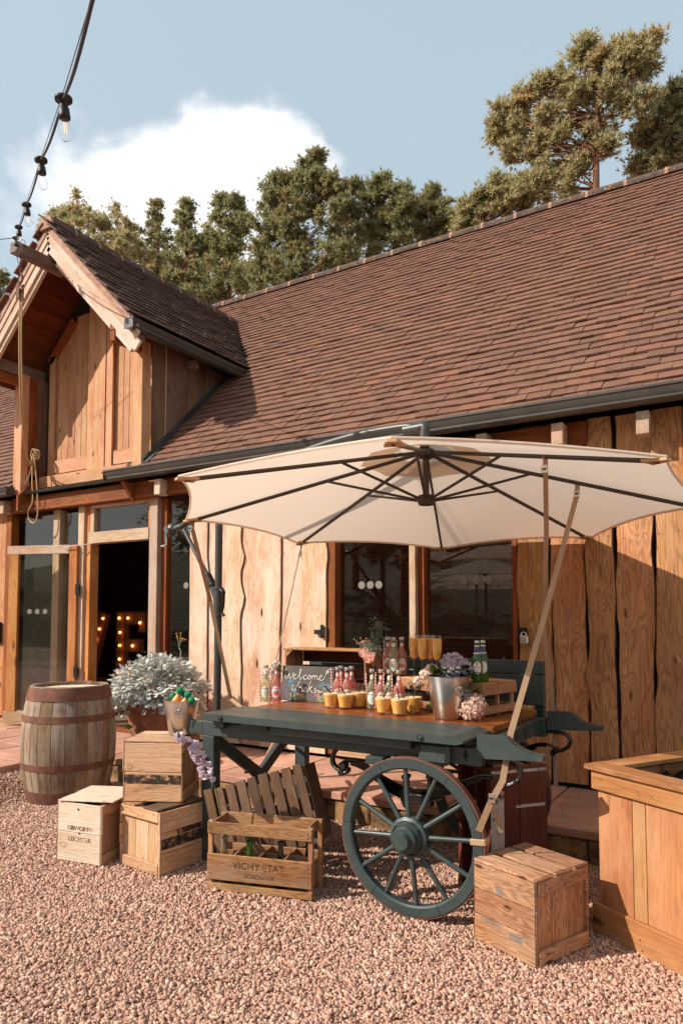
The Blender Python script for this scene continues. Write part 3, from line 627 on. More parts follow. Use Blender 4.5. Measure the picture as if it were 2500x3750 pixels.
post('window_jamb', -3.34, -3.264, .235, 2.62, 5.30, 5.42, W_plate); post('window_mullion', -2.523, -2.465, .235, 2.62, 5.27, 5.40); post('window_mullion', -2.465, -2.409, .235, 2.62, 5.32, 5.41, W_plate); post('window_jamb', -1.66, -1.618, .235, 2.62, 5.30, 5.42, W_plate)
for (a, b_) in ((-3.262, -2.525), (-2.407, -1.66)): rail('window_sill', a, b_, .235, .32, 5.27, 5.39); 
rail('window_head', -3.34, -1.618, 2.622, 2.72, 5.29, 5.40, W_plate)
for x in (-2.0,): post('sill_stile', x - .03, x + .03, .236, .33, 5.262, 5.268)
rail('threshold', -6.518, -5.562, .2, .235, 5.30, 5.42, W_plate)
# open glazed door, swung right round in front of the left window
hx, hy = -6.665, 5.25; door = bpy.data.objects.new('open_door', None); COL.objects.link(door); door.parent = barn; door.location = (hx, hy, .205); door.rotation_euler = (0, 0, math.atan2(-.332, -.943))
DW = .90; DH = 2.06
def dpl(nm, x0, x1, z0, z1, ax, mat): return plank(nm, door, ((x0 + x1) / 2, -.0, (z0 + z1) / 2), (x1 - x0, .045, z1 - z0), ax, mat, .003)
dpl('door_stile', .0, .10, .02, DH, 'z', W_door); dpl('door_stile', DW - .15, DW - .03, .16, DH - .1, 'z', W_door); dpl('top_rail', .101, DW, DH - .098, DH, 'x', W_frame); dpl('bottom_rail', .101, DW, .02, .158, 'x', W_frame)
pane(door, .101, DW - .151, .16, DH - .1, 0, 'door_glass')
for k, x in enumerate((.40, .50, .60)):
    mb = MB(); mb.lathe([(.0005, 0), (.03, 0), (.03, .0015), (.0005, .0015)], 18, M=rotM('X', R(90))); part('safety_dot', mb, M_dot, door, loc=(x, .0072, 1.30)); 
for z in (.62, 1.55):
    mb = MB(); mb.box((0, 0, 0), (.05, .02, .12), .002); part('door_hinge', mb, M_black, door, loc=(-.012, .018, z))
mb = MB(); mb.tube([(.16, .04, DH - .04), (.05, .05, DH - .02), (-.28, .05, DH + .01)], .006, 6); part('door_stay', mb, M_chrome, door)
for z in (DH - .05, .14):
    mb = MB(); mb.box((0, 0, 0), (.07, .02, .035), .002); part('latch_bolt', mb, M_black, door, loc=(DW - .01, -.03, z))
mb = MB(); mb.box((0, 0, 0), (.012, .012, .24), .002); part('wall_box', mb, M_black, barn, loc=(-8.16, 5.26, 1.25)); mb = MB(); mb.box((0, 0, 0), (.09, .03, .26), .003); part('wall_box', mb, M_black, barn, loc=(-8.14, 5.255, 1.25))
# hasp and padlock on the wall boards
mb = MB(); mb.box((0, 0, 0), (.036, .012, .12), .005); mb.box((-.045, -.008, -.005), (.07, .008, .042), .004); mb.lathe([(.001, 0), (.009, .002), (.006, .009), (.001, .010)], 10, (0, -.006, .035), M=rotM('X', R(90))); mb.lathe([(.001, 0), (.009, .002), (.006, .009), (.001, .010)], 10, (0, -.006, -.035), M=rotM('X', R(90)))
part('hasp', mb, M_black, barn, loc=(-3.375, 5.262, 1.315))
mb = MB(); mb.box((0, 0, 0), (.075, .012, .06), .005); part('hasp', mb, M_black, barn, loc=(-1.575, 5.262, 1.335))
pk = thing('padlock', 'bright steel padlock hanging on the hasp right of the window', 'padlock', (-1.555, 5.235, 1.275))
mb = MB(); mb.box((0, 0, 0), (.062, .024, .06), .008); part('lock_body', mb, M_steel, pk); mb = MB(); mb.tube([(.02 * math.cos(a), 0, .028 + .028 * math.sin(a)) for a in np.linspace(0, math.pi, 9)], .006, 8); part('shackle', mb, M_chrome, pk)

# ---- dormer
dm = bpy.data.objects.new('dormer', None); COL.objects.link(dm); dm.parent = barn
YF = 4.72; HS = 1.38
lay_tiles(dm, Vector((RX + HS, YF - .01, RZ - HS)), Vector((0, 1, 0)), Vector((-S2, 0, S2)), 22, 17, lambda p: p.y - 2.1 > p.z + .03 or p.y > 8.4, M_tiled, True, lim=300)
lay_tiles(dm, Vector((RX - HS, 7.9, RZ - HS)), Vector((0, -1, 0)), Vector((S2, 0, S2)), 18, 17, lambda p: p.y - 2.1 > p.z + .03 or p.y < YF - .05, M_tile, False)
def dslab(sg, y0, off, th, mat, nm, x0=0.0, x1=HS, yend=None):
    # slope panel under the tiles on side sg
    z0 = RZ - off; ya = y0; pts = [(RX + sg * x0, ya, z0 - x0), (RX + sg * x1, ya, z0 - x1), (RX + sg * x1, (z0 - x1) + 2.1 + .15, z0 - x1), (RX + sg * x0, z0 - x0 + 2.1 + .15, z0 - x0)]
    mb = MB(); mb.prism(pts, (0, 0, -th)); return part(nm, mb, mat, dm)
for sg in (-1, 1): dslab(sg, YF + .02, .035, .02, M_under, 'dormer_lining')
# soffit boards: run front to back below each slope
for sg in (-1, 1):
    for k in range(9):
        a = .0 + k * .155; b_ = a + .15; z0 = RZ - .085
        mb = MB(); mb.prism([(0, -.42, 0), (sg * .15, -.42, -.15), (sg * .15, .42, -.15), (0, .42, 0)], (0, 0, -.016)); o = part('soffit_board', mb, W_soffy, dm, loc=(RX + sg * a, 5.16, z0 - a))
def barge(sg, y0, off, wdt, th, mat, nm, xs=0.0, xe=HS + .03):
    z0 = RZ - off; mb = MB(); L = (xe - xs) * math.sqrt(2)
    M = Matrix(((sg * S2, 0, S2 * sg), (0, 1, 0), (-S2, 0, S2)))     # local x down the slope, z normal
    mb.box((0, 0, 0), (L, th, wdt), .004); o = link(nm, mb.mesh(nm, mat), dm)
    if sg > 0: Mx = Matrix(((S2, 0, S2), (0, 1, 0), (-S2, 0, S2)))
    else: Mx = Matrix(((-S2, 0, -S2), (0, -1, 0), (-S2, 0, S2)))
    cx = (xs + xe) / 2; o.matrix_local = Matrix.Translation((RX + sg * (cx - wdt / 2 * S2 * S2 * 0), y0, z0 - cx)) @ Mx.to_4x4(); return o
for sg in (-1, 1):
    barge(sg, YF, .035 + .045, .062, .03, M_mortar, 'verge_mortar')
    barge(sg, YF + .010, .085 + .075, .085, .03, W_barge, 'bargeboard')
    barge(sg, YF + .022, .085 + .185, .115, .03, W_barge, 'bargeboard')
    barge(sg, YF + .05, .085 + .30, .05, .04, W_barge, 'bargeboard', xs=.1, xe=1.30)
for k in range(19):                        # tile ends bedded in the verge mortar
    a = .04 + k * .0705
    for sg in (-1, 1):
        mb = MB(); mb.box((0, 0, 0), (.085, .012, .011), .001); o = part('verge_tile', mb, M_tile, dm); o.location = (RX + sg * (a + .03), YF - .014, RZ - a - .045); o.rotation_euler = (0, R(38) * sg, 0)
# dormer ridge tiles
y = YF - .03
while y < 7.85:
    L = .33; prof = [(math.cos(a) * .10, math.sin(a) * .09) for a in np.linspace(-.1, math.pi + .1, 9)]; mb = MB(); mb.prism([(c_, 0, s_) for c_, s_ in prof] + [(c_ * .85, 0, s_ * .83) for c_, s_ in prof[::-1]], (0, L - .02, 0)); part('ridge_tile', mb, M_ridge, dm, loc=(RX, y, RZ - .035 + random.uniform(-.008, .008)))
    mb = MB(); mb.prism([(c_ * 1.03, 0, s_ * 1.04) for c_, s_ in prof], (0, .022, 0)); part('ridge_mortar', mb, M_mortar, dm, loc=(RX, y + L - .021, RZ - .035)); y += L
# mortar plug closing the front ridge tile
mb = MB(); mb.prism([(math.cos(a) * .108, 0, math.sin(a) * .10 - .02) for a in np.linspace(-.5, math.pi + .5, 12)], (0, .03, 0)); part('ridge_mortar', mb, M_mortar, dm, loc=(RX, YF - .045, RZ - .03))
# dormer gutter, right side
gq = [(0, .0), (.02, -.012), (.085, -.012), (.105, .01), (.105, .03), (.118, .045), (.122, .085), (.112, .085), (.104, .05), (.09, .008), (.02, .0), (.01, .075), (0, .075)]
mb = MB(); mb.prism([(RX + HS - .07 + a, YF - .07, RZ - HS - .12 + b_) for a, b_ in gq], (0, 2.08, 0)); mb.box((RX + HS - .01, YF - .072, RZ - HS - .085), (.125, .006, .105), .002); part('gutter', mb, M_gut, dm, smooth=True)
plank('rafter_foot', dm, (RX + HS - .09, YF + .10, RZ - HS - .15), (.12, .12, .09), 'x', W_beam); plank('rafter_foot', dm, (RX + HS - .2, 5.75, RZ - HS - .13), (.12, .07, .09), 'x', W_beam)
for sg in (-1, 1): plank('eaves_plate', dm, (RX + sg * 1.04, 5.45, 4.42), (.10, 1.42, .14), 'y', W_plate if sg > 0 else W_beam, .005); plank('eaves_plate', dm, (RX + sg * 1.035, 5.45, 4.29), (.07, 1.42, .11), 'y', W_plate, .005)
# front posts and door recess
plank('dormer_post', dm, (-5.585, 5.16, 3.68), (.14, .12, 1.42), 'z', W_dorm, .005); plank('dormer_post', dm, (-7.62, 5.16, 3.64), (.15, .12, 1.45), 'z', W_dorm, .005)
DY = 5.40
def dv(nm, x0, x1, z0, z1, y=DY, th=.03, mat=W_dorm, ax='z'): return plank(nm, dm, ((x0 + x1) / 2 + .10, y, (z0 + z1) / 2), (x1 - x0, th, z1 - z0), ax, mat, .0025)
# loft doors: framed leaf left, leaf right
leaf = [(-7.50, -7.40), (-7.385, -7.30), (-7.295, -7.19), (-7.185, -7.07), (-7.065, -6.955), (-6.95, -6.86), (-6.855, -6.80)]
for i, (a, b_) in enumerate(leaf):
    top = min(5.05, RZ - .25 - abs((a + b_) / 2 - RX)); dv('loft_board', a, b_, 3.33, top, DY + .012, .02)
for i in range(9):
    a = -6.42 + i * .093; top = RZ - .25 - max(abs(a - RX), abs(a + .09 - RX)); dv('loft_board', a, a + .088, 3.33, top, DY + .012, .02)
dv('loft_stile', -7.51, -7.41, 3.16, 4.62, DY - .02, .03); dv('loft_rail', -7.405, -6.79, 3.165, 3.325, DY - .012, .03, ax='x'); dv('loft_rail', -6.36, -5.66, 3.165, 3.325, DY - .012, .03, ax='x')
dv('loft_stile', -6.785, -6.69, 3.13, 5.2, DY - .03, .03); dv('loft_stile', -6.685, -6.59, 3.13, 5.25, DY - .035, .03); dv('loft_stile', -6.585, -6.48, 3.13, 5.22, DY - .04, .03); dv('loft_stile', -6.475, -6.37, 3.13, 5.2, DY - .03, .03)
plank('loft_brace', dm, (-7.20, DY - .02, 4.78), (.62, .03, .11), 'x', W_plate, .003, rot=(0, -R(45), 0)); plank('loft_brace', dm, (-6.0, DY - .02, 4.78), (.62, .03, .11), 'x', W_plate, .003, rot=(0, R(45), 0))
dv('gable_infill', -7.4, -5.8, 4.55, 4.62, DY + .03, .02, W_soff, 'x')
mb = MB(); mb.prism([(-7.62, DY + .035, 3.0), (-5.55, DY + .035, 3.0), (-5.55, DY + .035, 4.6), (RX, DY + .035, 5.66), (-7.62, DY + .035, 4.6)], (0, .03, 0)); part('gable_backing', mb, M_int, dm)
plank('loft_sill', dm, (-6.58, DY - .055, 3.07), (1.86, .05, .14), 'x', W_dorm, .004)
mb = MB(); mb.prism([(-7.56, 5.12, 2.90), (-7.56, 5.52, 3.0), (-7.56, 5.52, 3.02), (-7.56, 5.10, 2.925)], (2.0, 0, 0)); part('lead_apron', mb, M_lead, dm)
# left reveal: vertical boards between post and loft door, with sloping skirt
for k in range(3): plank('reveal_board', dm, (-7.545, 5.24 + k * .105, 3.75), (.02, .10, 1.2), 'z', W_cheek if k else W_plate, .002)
mb = MB(); mb.prism([(-7.505, 5.05, 2.70), (-7.505, 5.05, 2.88), (-7.505, 5.52, 3.34), (-7.505, 5.52, 3.14)], (-.035, 0, 0)); part('reveal_skirt', mb, W_plate, dm)
mb = MB(); mb.prism([(-7.8, 5.02, 2.955), (-7.7, 5.10, 3.04), (-7.7, 5.3, 3.25), (-7.7, 5.3, 3.2), (-7.7, 5.02, 2.92)], (.012, 0, 0)); part('lead_soaker', mb, M_lead, dm)
# right cheek boards, bottoms cut to the main roof slope
xc = -5.512; y = 5.225; k = 0
while y < 6.45:
    W_ = random.uniform(.15, .20); y2 = min(y + W_, 6.5); zt = 4.36; mb = MB()
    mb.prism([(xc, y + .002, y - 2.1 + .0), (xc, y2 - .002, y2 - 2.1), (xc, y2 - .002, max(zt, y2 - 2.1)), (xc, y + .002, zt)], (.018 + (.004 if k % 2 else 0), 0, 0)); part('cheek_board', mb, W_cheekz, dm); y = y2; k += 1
mb = MB(); mb.prism([(-5.49, 5.09, 3.015), (-5.49, 6.35, 4.275), (-5.49, 6.35, 4.34), (-5.49, 5.09, 3.085)], (.012, 0, 0)); mb.prism([(-5.48, 5.09, 3.03), (-5.48, 6.35, 4.29), (-5.40, 6.35, 4.295), (-5.40, 5.09, 3.035)], (0, -.006, .012)); part('lead_flashing', mb, M_lead, dm)
# pale mortar smears left on tiles and flashing
for (px, py, yy, s_) in ((652, 1552, 5.50, .045), (665, 1535, 5.55, .03), (790, 1432, 6.1, .03), (1065, 1320, 6.55, .035), (905, 1342, 6.35, .03), (735, 1465, 5.9, .012)):
    d = raydir(px, py); n_ = Vector((0, -1, 1)); k_ = (-2.1 + .04 - n_.dot(CAM)) / n_.dot(d); q = CAM + d * k_
    mb = MB(); mb.sphere((0, 0, 0), s_, 9, 6, (1, .5, .16)); mb.v = [(a + .3 * s_ * mnoise.noise(Vector((a * 60, b * 60, px))), b + .3 * s_ * mnoise.noise(Vector((b * 60, a * 60, py))), c_) for a, b, c_ in mb.v]; part('mortar_smear', mb, M_drop, dm, loc=q, rot=(R(45), 0, random.random()))
# hoist beam
plank('hoist_beam', dm, (RX, 4.62, 5.305), (.115, .62, .115), 'y', W_beam, .006)
# ------------------------------------------------------------ interior seen through the glass
flo = MB(); flo.box((-5.5, 8.8, .17), (17, 6.9, .04)); part('interior_floor', flo, M_floor, barn)
def bricks(x0, x1, z0, z1, y, lim, vis, name):
    pw = bpy.data.objects.new(name, None); COL.objects.link(pw); pw.parent = barn
    mb = MB(); mb.box(((x0 + x1) / 2, y + .055, (z0 + z1) / 2), (x1 - x0, .09, z1 - z0)); part('mortar', mb, M_brickm, pw)
    mb = MB(); mb.box((0, 0, 0), (.213, .10, .065), .004); me = mb.mesh('brick', M_brick); B = MB(); src = MB(); src.box((0, 0, 0), (.213, .10, .065)); n = 0; r = 0; z = z0 + .04
    while z < z1 - .03:
        x = x0 + .11 + (.112 if r % 2 else 0)
        while x < x1 - .09:
            q = Vector((x, y + .053 + random.uniform(-.003, .002), z))
            if n < lim and vis(x, z): link('brick', me, pw, loc=q); n += 1
            else: k = B.addv([Vector(a) + q for a in src.v]); [B.face([k + i for i in f_]) for f_ in src.f]
            x += .2245
        z += .0755; r += 1
    if B.v: part('bricks', B, M_brick, pw, kind='stuff')
def visw(x, z): px, py, w_ = proj((x, 10.2, z)); return 1180 < px < 1900 and 2000 < py < 2420
bricks(-14, .5, .2, 2.95, 10.2, 300, visw, 'back_brick_wall')
bricks(-9.4, -8.2, .2, 2.6, 6.6, 150, lambda x, z: True, 'brick_pier')
mb = MB(); mb.box((-14, 8.0, 3), (.1, 8.4, 6)); mb.box((X1, 8.0, 1.6), (.1, 5.4, 3)); part('gable_wall', mb, M_int, barn)
mb = MB(); mb.box((-5.4, 12.3, 1.6), (17.4, .1, 3)); part('rear_wall', mb, M_int, barn)
for x in (-9.0, -6.0, -3.0): plank('tie_beam', barn, (x, 7.8, 2.9), (.16, 5.0, .2), 'y', W_plate, .004)
def marquee(ch, cx, label, boards, bulbs):
    e = thing('marquee_letter', label, 'letter', (cx, 7.0, .56), group='light up marquee letters standing inside the barn')
    for (c_, s_, a) in boards: plank('letter_face', e, (c_[0], 0, c_[1]), (s_[0], .03, s_[1]), 'z', W_letter, .002, rot=(0, R(a), 0)); plank('letter_edge', e, (c_[0], .04, c_[1]), (s_[0] + .02, .05, s_[1] + .02), 'z', W_letter, .002, rot=(0, R(a), 0))
    for (x, z) in bulbs: mb = MB(); mb.sphere((0, 0, 0), .018, 10, 6); part('bulb', mb, M_glow, e, True, loc=(x, -.04, z))
    return e
VB = [(.40 - .37 * k / 5, .86 - .155 * k) for k in range(6)]
marquee('V', -8.66, 'light up letter V of dark boards inside the open doorway', [((-.20, .47), (.17, .98), -18), ((.20, .47), (.17, .98), 18)], VB + [(-x, z) for x, z in VB[:5]])
marquee('E', -7.70, 'light up letter E of dark boards inside, right of the V', [((-.22, .475), (.17, .95), 0), ((.07, .865), (.40, .17), 0), ((.02, .475), (.30, .16), 0), ((.07, .085), (.40, .17), 0), ((.21, .73), (.12, .11), 0)], [(-.22, .865), (-.04, .865), (.20, .80), (-.20, .66), (-.20, .475), (.06, .475), (-.2, .28), (-.22, .085), (.0, .085), (.19, .085)])
marquee('O', -9.48, 'light up letter O of dark boards seen dimly through the door glass', [((-.3, .475), (.17, .7), 0), ((.3, .475), (.17, .7), 0), ((0, .865), (.5, .17), 0), ((0, .085), (.5, .17), 0)], [(.3, .76), (.3, .54), (.3, .32), (.3, .10), (-.3, .76), (-.3, .54), (-.3, .32), (-.3, .10), (0, .865), (0, .085)])
stg = thing('low_plinth', 'low dark plinth under the light up letters inside the barn', 'plinth', (-8.5, 7.08, .19)); plank('plinth_top', stg, (0, 0, .35), (2.9, .3, .03), 'x', W_dark); plank('plinth_front', stg, (0, -.13, .17), (2.88, .02, .33), 'x', W_dark)
tb = thing('cloth_table', 'small table under a grey cloth behind the narrow glass pane', 'table', (-6.05, 6.35, .19))
mb = MB(); mb.lathe([(.001, .74), (.36, .74), (.38, .72), (.40, .5), (.45, .02)], 28); part('tablecloth', mb, M_cloth, tb, True)

# ------------------------------------------------------------ cantilever parasol over the cart
def parasol(name, label, loc, rz=0, detail=True, group=None, rot=None):
    """origin at the rim plane centre; ribs reach 1.55 m"""
    e = thing(name, label, 'parasol', loc, rz, group, rot); RR = 1.55; zt = .41; N = 8
    cor = [Vector((RR * math.cos(2 * math.pi * k / N), RR * math.sin(2 * math.pi * k / N), 0)) for k in range(N)]; top = Vector((0, 0, zt))
    def surf(k, s_, t_):                   # panel k, s along rib, t across
        a = top.lerp(cor[k], s_); b = top.lerp(cor[(k + 1) % N], s_); p = a.lerp(b, t_); w_ = 4 * t_ * (1 - t_)
        cen = (cor[k] + cor[(k + 1) % N]) / 2; p -= cen.normalized() * w_ * .042 * s_ ** 3; p.z += .028 * w_ * s_; return p
    mb = MB(); S = 10; T = 8
    for k in range(N):
        n0 = mb.addv([surf(k, .13 + .87 * i / S, j / T) for i in range(S + 1) for j in range(T + 1)])
        for i in range(S):
            for j in range(T): a = n0 + i * (T + 1) + j; mb.face([a, a + 1, a + T + 2, a + T + 1])
    cn_ = part('canopy', mb, M_fab, e, 'all')
    mb = MB()
    for k in range(N): mb.tube([surf(k, 1.0, j / 8) + Vector((0, 0, -.006)) for j in range(9)], .006, 5, flat=(1, 1.4))
    part('hem', mb, M_fab, cn_)
    mb = MB()
    for k in range(N):
        n0 = mb.addv([surf(k, .02 + .24 * i / 3, j / 4) + Vector((0, 0, .035 - .012 * i)) for i in range(4) for j in range(5)])
        for i in range(3):
            for j in range(4): a = n0 + i * 5 + j; mb.face([a, a + 1, a + 6, a + 5])
    part('vent_cap', mb, M_fab, e, 'all')
    if detail:
        for k in range(N):
            q = cor[k]; u = q.normalized(); mb = MB(); sd_ = Vector((-u.y, u.x, 0)); z = Vector((0, 0, 1))
            mb.prism([q + u * .012 - sd_ * .02 - z * .012, q + u * .012 + sd_ * .02 - z * .012, q - u * .09 + sd_ * .045 - z * .004, q - u * .09 - sd_ * .045 - z * .004], (0, 0, -.012)); part('corner_pocket', mb, M_hem, cn_)
    hub = Vector((0, 0, zt - .05)); low = Vector((.0, 0, zt - .335))
    for k in range(N):
        u = cor[k].normalized(); mb = MB(); d = cor[k] - top
        mb.tube([hub + u * .05, cor[k] - Vector((0, 0, .018)) - u * .03], .0095, 6, flat=(1, 1.3)); rb = part('rib', mb, M_rib, e)
        mb = MB(); pj = (hub + u * .05).lerp(cor[k] - Vector((0, 0, .02)), .37); mb.tube([low + u * .045, pj - Vector((0, 0, .01))], .0085, 6); part('strut', mb, M_rib, e)
    mb = MB(); mb.tube([hub + Vector((0, 0, .12)), low], .02, 12); mb.lathe([(.03, -.03), (.055, -.02), (.055, .02), (.03, .035)], 12, hub, cap=True); part('hub_post', mb, M_rib, e, True)
    mb = MB(); mb.lathe([(.02, -.035), (.045, -.03), (.058, 0), (.05, .025), (.022, .035)], 14, low, cap=True); part('lower_hub', mb, M_rib, e, True)
    return e
PC = Vector((-1.73, 3.855, 2.078)); PH = -2.018
tilt = Vector((-.012, .043, 1)).normalized().to_track_quat('Z', 'Y')
tz = Vector((0, 0, 1)).rotation_difference(Vector((-.012, .043, 1)).normalized())
um = parasol('parasol', 'cream cantilever parasol tied down over the drinks cart', PC, rot=(tz @ Euler((0, 0, PH)).to_quaternion()).to_euler())
UMi = um.matrix_basis.inverted()
def umpart(nm, mb, mat, smooth=False): mb.v = [tuple(UMi @ Vector(p)) for p in mb.v]; return part(nm, mb, mat, um, smooth)
EL = Vector((-1.735, 3.85, 2.60)); CR = Vector((-3.93, 4.07, 2.165)); MX = Vector((-3.53, 4.05, 0))
dirh = (CR - EL); dirh.z = 0; dirh.normalize()
arm = catmull([EL + dirh * .05, Vector((-1.9, 3.865, 2.625)), Vector((-2.3, 3.905, 2.625)), Vector((-2.75, 3.95, 2.57)), Vector((-3.2, 3.995, 2.455)), Vector((-3.6, 4.035, 2.31)), CR], 5)
mb = MB(); mb.tube(arm, .024, 12); umpart('curved_arm', mb, M_grey, True)
mb = MB(); mb.tube([EL + dirh * .02, EL + dirh * .14], .032, 14); mb.tube(catmull([EL + dirh * .05, EL + Vector((0, 0, .0)), EL - Vector((0, 0, .05)), EL - Vector((0, 0, .13))], 4), .030, 14); mb.tube([EL - Vector((0, 0, .07)), EL - Vector((0, 0, .10))], .036, 14); umpart('elbow_joint', mb, M_grey, True)
mb = MB(); mb.tube([MX + Vector((0, 0, -.02)), MX + Vector((0, 0, 2.32))], .028, 16); umpart('mast', mb, M_grey, True)
cl = Vector((-3.53, 4.05, 1.60))
mb = MB(); mb.lathe([(.036, .07), (.040, .065), (.040, .055), (.034, .05), (.036, .0), (.036, -.13), (.040, -.135), (.040, -.15)], 18, cl, cap=True)
sdir = (CR - cl).normalized(); mb.tube([cl + Vector((0, 0, -.05)), cl + sdir * .13], .026, 12); umpart('mast_clamp', mb, M_grey, True)
mb = MB(); mb.tube([cl + sdir * .10, cl + sdir * .20], .032, 16); umpart('strut_collar', mb, M_black, True)
mb = MB(); st_e = CR + Vector((.02, 0, -.03)); mb.tube([cl + sdir * .17, st_e], .017, 8); umpart('diagonal_strut', mb, M_grey)
mb = MB(); mb.tube(catmull([cl + Vector((.04, -.02, .05)), cl + Vector((.075, -.03, .03)), cl + Vector((.075, -.03, -.06)), cl + Vector((.06, -.03, -.12)), cl + Vector((.085, -.03, -.145))], 4), [.02] * 5 + [.014] * 12, 8, flat=(1, .6)); umpart('clamp_lever', mb, M_black, True)
hc = CR + Vector((-.11, .0, -.025)); mb = MB(); mb.sphere(hc, .052, 14, 10, (1, .8, 1.1)); mb.tube([hc, CR], .024, 10); umpart('crank_housing', mb, M_grey, True)
mb = MB(); k0 = hc + Vector((.0, -.05, 0)); mb.tube([k0, k0 + Vector((0, -.02, 0))], .02, 12); mb.tube([k0 + Vector((0, -.02, 0)), k0 + Vector((.01, -.025, -.13))], .009, 8); mb.tube([k0 + Vector((.01, -.025, -.13)), k0 + Vector((-.04, -.025, -.135))], .008, 8); umpart('crank_handle', mb, M_chrome, True)
mb = MB(); mb.box(MX + Vector((0, 0, -.005)), (.9, .07, .05), .004); mb.box(MX + Vector((0, 0, -.006)), (.07, .5, .05), .004); umpart('cross_base', mb, M_grey)
# two more parasols and pines on the bank: stand behind the camera, seen mirrored in the glass
for (x, y, rz, lb) in ((-5.0, -3.4, .3, 'cream parasol standing across the yard, mirrored in the window'), (-6.9, -8.0, 1.0, 'cream parasol farthest across the yard near the bank')):
    e = parasol('parasol', lb, (x, y, 2.25), rz, False); mb = MB(); mb.tube([(0, 0, .3), (0, 0, -2.26)], .025, 10); part('mast', mb, M_grey, e, True); mb = MB(); mb.box((0, 0, -2.24), (.5, .5, .05), .01); part('base_slab', mb, M_grey, e)

# ------------------------------------------------------------ drinks cart
CO = Vector((-2.0, 3.62, 0)); cart = thing('drinks_cart', 'blue grey painted hand cart with spoked wheels serving as drinks table', 'cart', CO)
def cp(nm, x0, x1, y0, y1, z0, z1, ax, mat=M_paint, b=.004, par=None): return plank(nm, par or cart, (Vector(((x0 + x1) / 2, (y0 + y1) / 2, (z0 + z1) / 2)) - CO), (x1 - x0, y1 - y0, z1 - z0), ax, mat, b)
def cpp(nm, mb, mat, smooth=False, par=None): mb.v = [tuple(Vector(p) - CO) for p in mb.v]; return part(nm, mb, mat, par or cart, smooth)
for (y0, y1, dz) in ((3.08, 3.268, 0), (3.273, 3.455, -.001)):
    mb = MB(); prf = [(-2.80, .855), (-2.797, .851), (-1.240, .851), (-1.205, .862), (-1.206, .872), (-1.262, .891), (-2.797, .892), (-2.80, .889)]
    mb.prism([(x, y0 + .004, z + dz) for x, z in prf], (0, y1 - y0 - .004, 0)); mb.prism([(x + (.002 if i < 1 else 0), y0, z + dz + (.003 if z < .87 else -.003)) for i, (x, z) in enumerate(prf)], (0, .004, 0)); cpp('front_board', mb, M_paint)
yb = 3.46
for wd in (.165, .15, .17, .16, .14):
    cp('table_board', -2.74, -1.185 - random.uniform(0, .01), yb, yb + wd - .003, .853, .8885, 'x', W_top, .003); yb += wd
for x in (-2.66, -1.42):
    mb = MB(); M = rotM('X', R(90)); mb.lathe([(.0005, 0), (.014, .0), (.016, .004), (.016, .006)][::-1] + [], 14, (x, 3.08, .872), M=M); mb.lathe([(.0005, .012), (.006, .012), (.010, .008), (.011, -.002)], 6, (x, 3.08, .872), M=M); mb.lathe([(.0005, .003), (.017, .003), (.018, -.001)], 16, (x, 3.08, .872), M=M); cpp('bolt', mb, M_paint)
cp('side_beam', -2.90, -1.16, 3.195, 3.255, .742, .825, 'x'); cp('side_beam', -2.90, -1.12, 4.17, 4.23, .742, .85, 'x')
cp('packing_board', -2.35, -1.5, 3.13, 3.19, .80, .848, 'x'); cp('packing_block', -2.78, -2.70, 3.15, 3.19, .80, .85, 'x'); cp('packing_block', -2.56, -2.38, 3.14, 3.19, .818, .85, 'x')
cp('packing_block', -1.76, -1.66, 3.15, 3.25, .70, .74, 'x')
mb = MB(); mb.box((-1.385, 3.175, .79), (.16, .07, .11), .018); cpp('bearer_block', mb, M_paint)
for x in (-2.86, -2.1, -1.20):
    cp('cross_bearer', x - .03, x + .03, 3.26, 4.168, .77, .85, 'y')
er = cp('end_rail', -1.185, -1.145, 3.26, 4.168, .765, .852, 'y')
for k in range(4):
    y = 3.40 + k * .15; mb = MB(); mb.prism([(-1.1445, y - .013, .81), (-1.1445, y, .84), (-1.1445, y + .013, .81), (-1.1445, y, .78)], (.001, 0, 0)); cpp('cutout_shade', mb, M_under)  # dark plates painting the shade inside diamond cutouts
mb = MB(); mb.prism([(-1.25, 3.1935, .79), (-1.237, 3.1935, .76), (-1.224, 3.1935, .79), (-1.237, 3.1935, .82)], (0, -.001, 0)); cpp('cutout_shade', mb, M_under)  # dark plate for the shaded cutout in the side beam
hp = [(-1.17, .893), (-1.035, .895), (-1.015, .880), (-.99, .860), (-.965, .846), (-.935, .836), (-.90, .829), (-.862, .826), (-.865, .803), (-.93, .800), (-1.0, .795), (-1.17, .786)]
for (y, dx) in ((3.165, 0), (4.17, .06)):
    mb = MB(); mb.prism([(x + dx, y, z) for x, z in hp], (0, .062, 0)); cpp('handle_horn', mb, M_paint)
cp('shaft_end', -3.06, -2.902, 3.20, 3.25, .745, .82, 'x'); cp('shaft_end', -3.06, -2.902, 4.175, 4.225, .745, .82, 'x')
cp('back_rail', -2.85, -1.15, 4.265, 4.30, 1.098, 1.18, 'x'); cp('back_board', -2.85, -1.15, 4.265, 4.295, .91, 1.093, 'x'); 
for x in (-2.82, -2.0, -1.19): cp('back_post', x - .03, x + .03, 4.302, 4.345, .74, 1.175, 'z')
mb = MB(); mb.sphere((-1.40, 4.28, 1.187), .01, 8, 6); cpp('bolt', mb, M_paint)
for (y0, y1) in ((3.195, 3.255), (4.16, 4.22)): cp('leg', -2.90, -2.81, y0, y1, .0, .741, 'z')
for (ya, za, ybb, zb, xx) in ((3.26, .70, 4.16, .10, -2.835), (4.16, .70, 3.26, .10, -2.875)):
    a = math.atan2(zb - za, ybb - ya); L = math.hypot(zb - za, ybb - ya); plank('leg_brace', cart, Vector((xx, (ya + ybb) / 2, (za + zb) / 2)) - CO, (.035, L, .07), 'y', M_paint, .004, rot=(a, 0, 0))
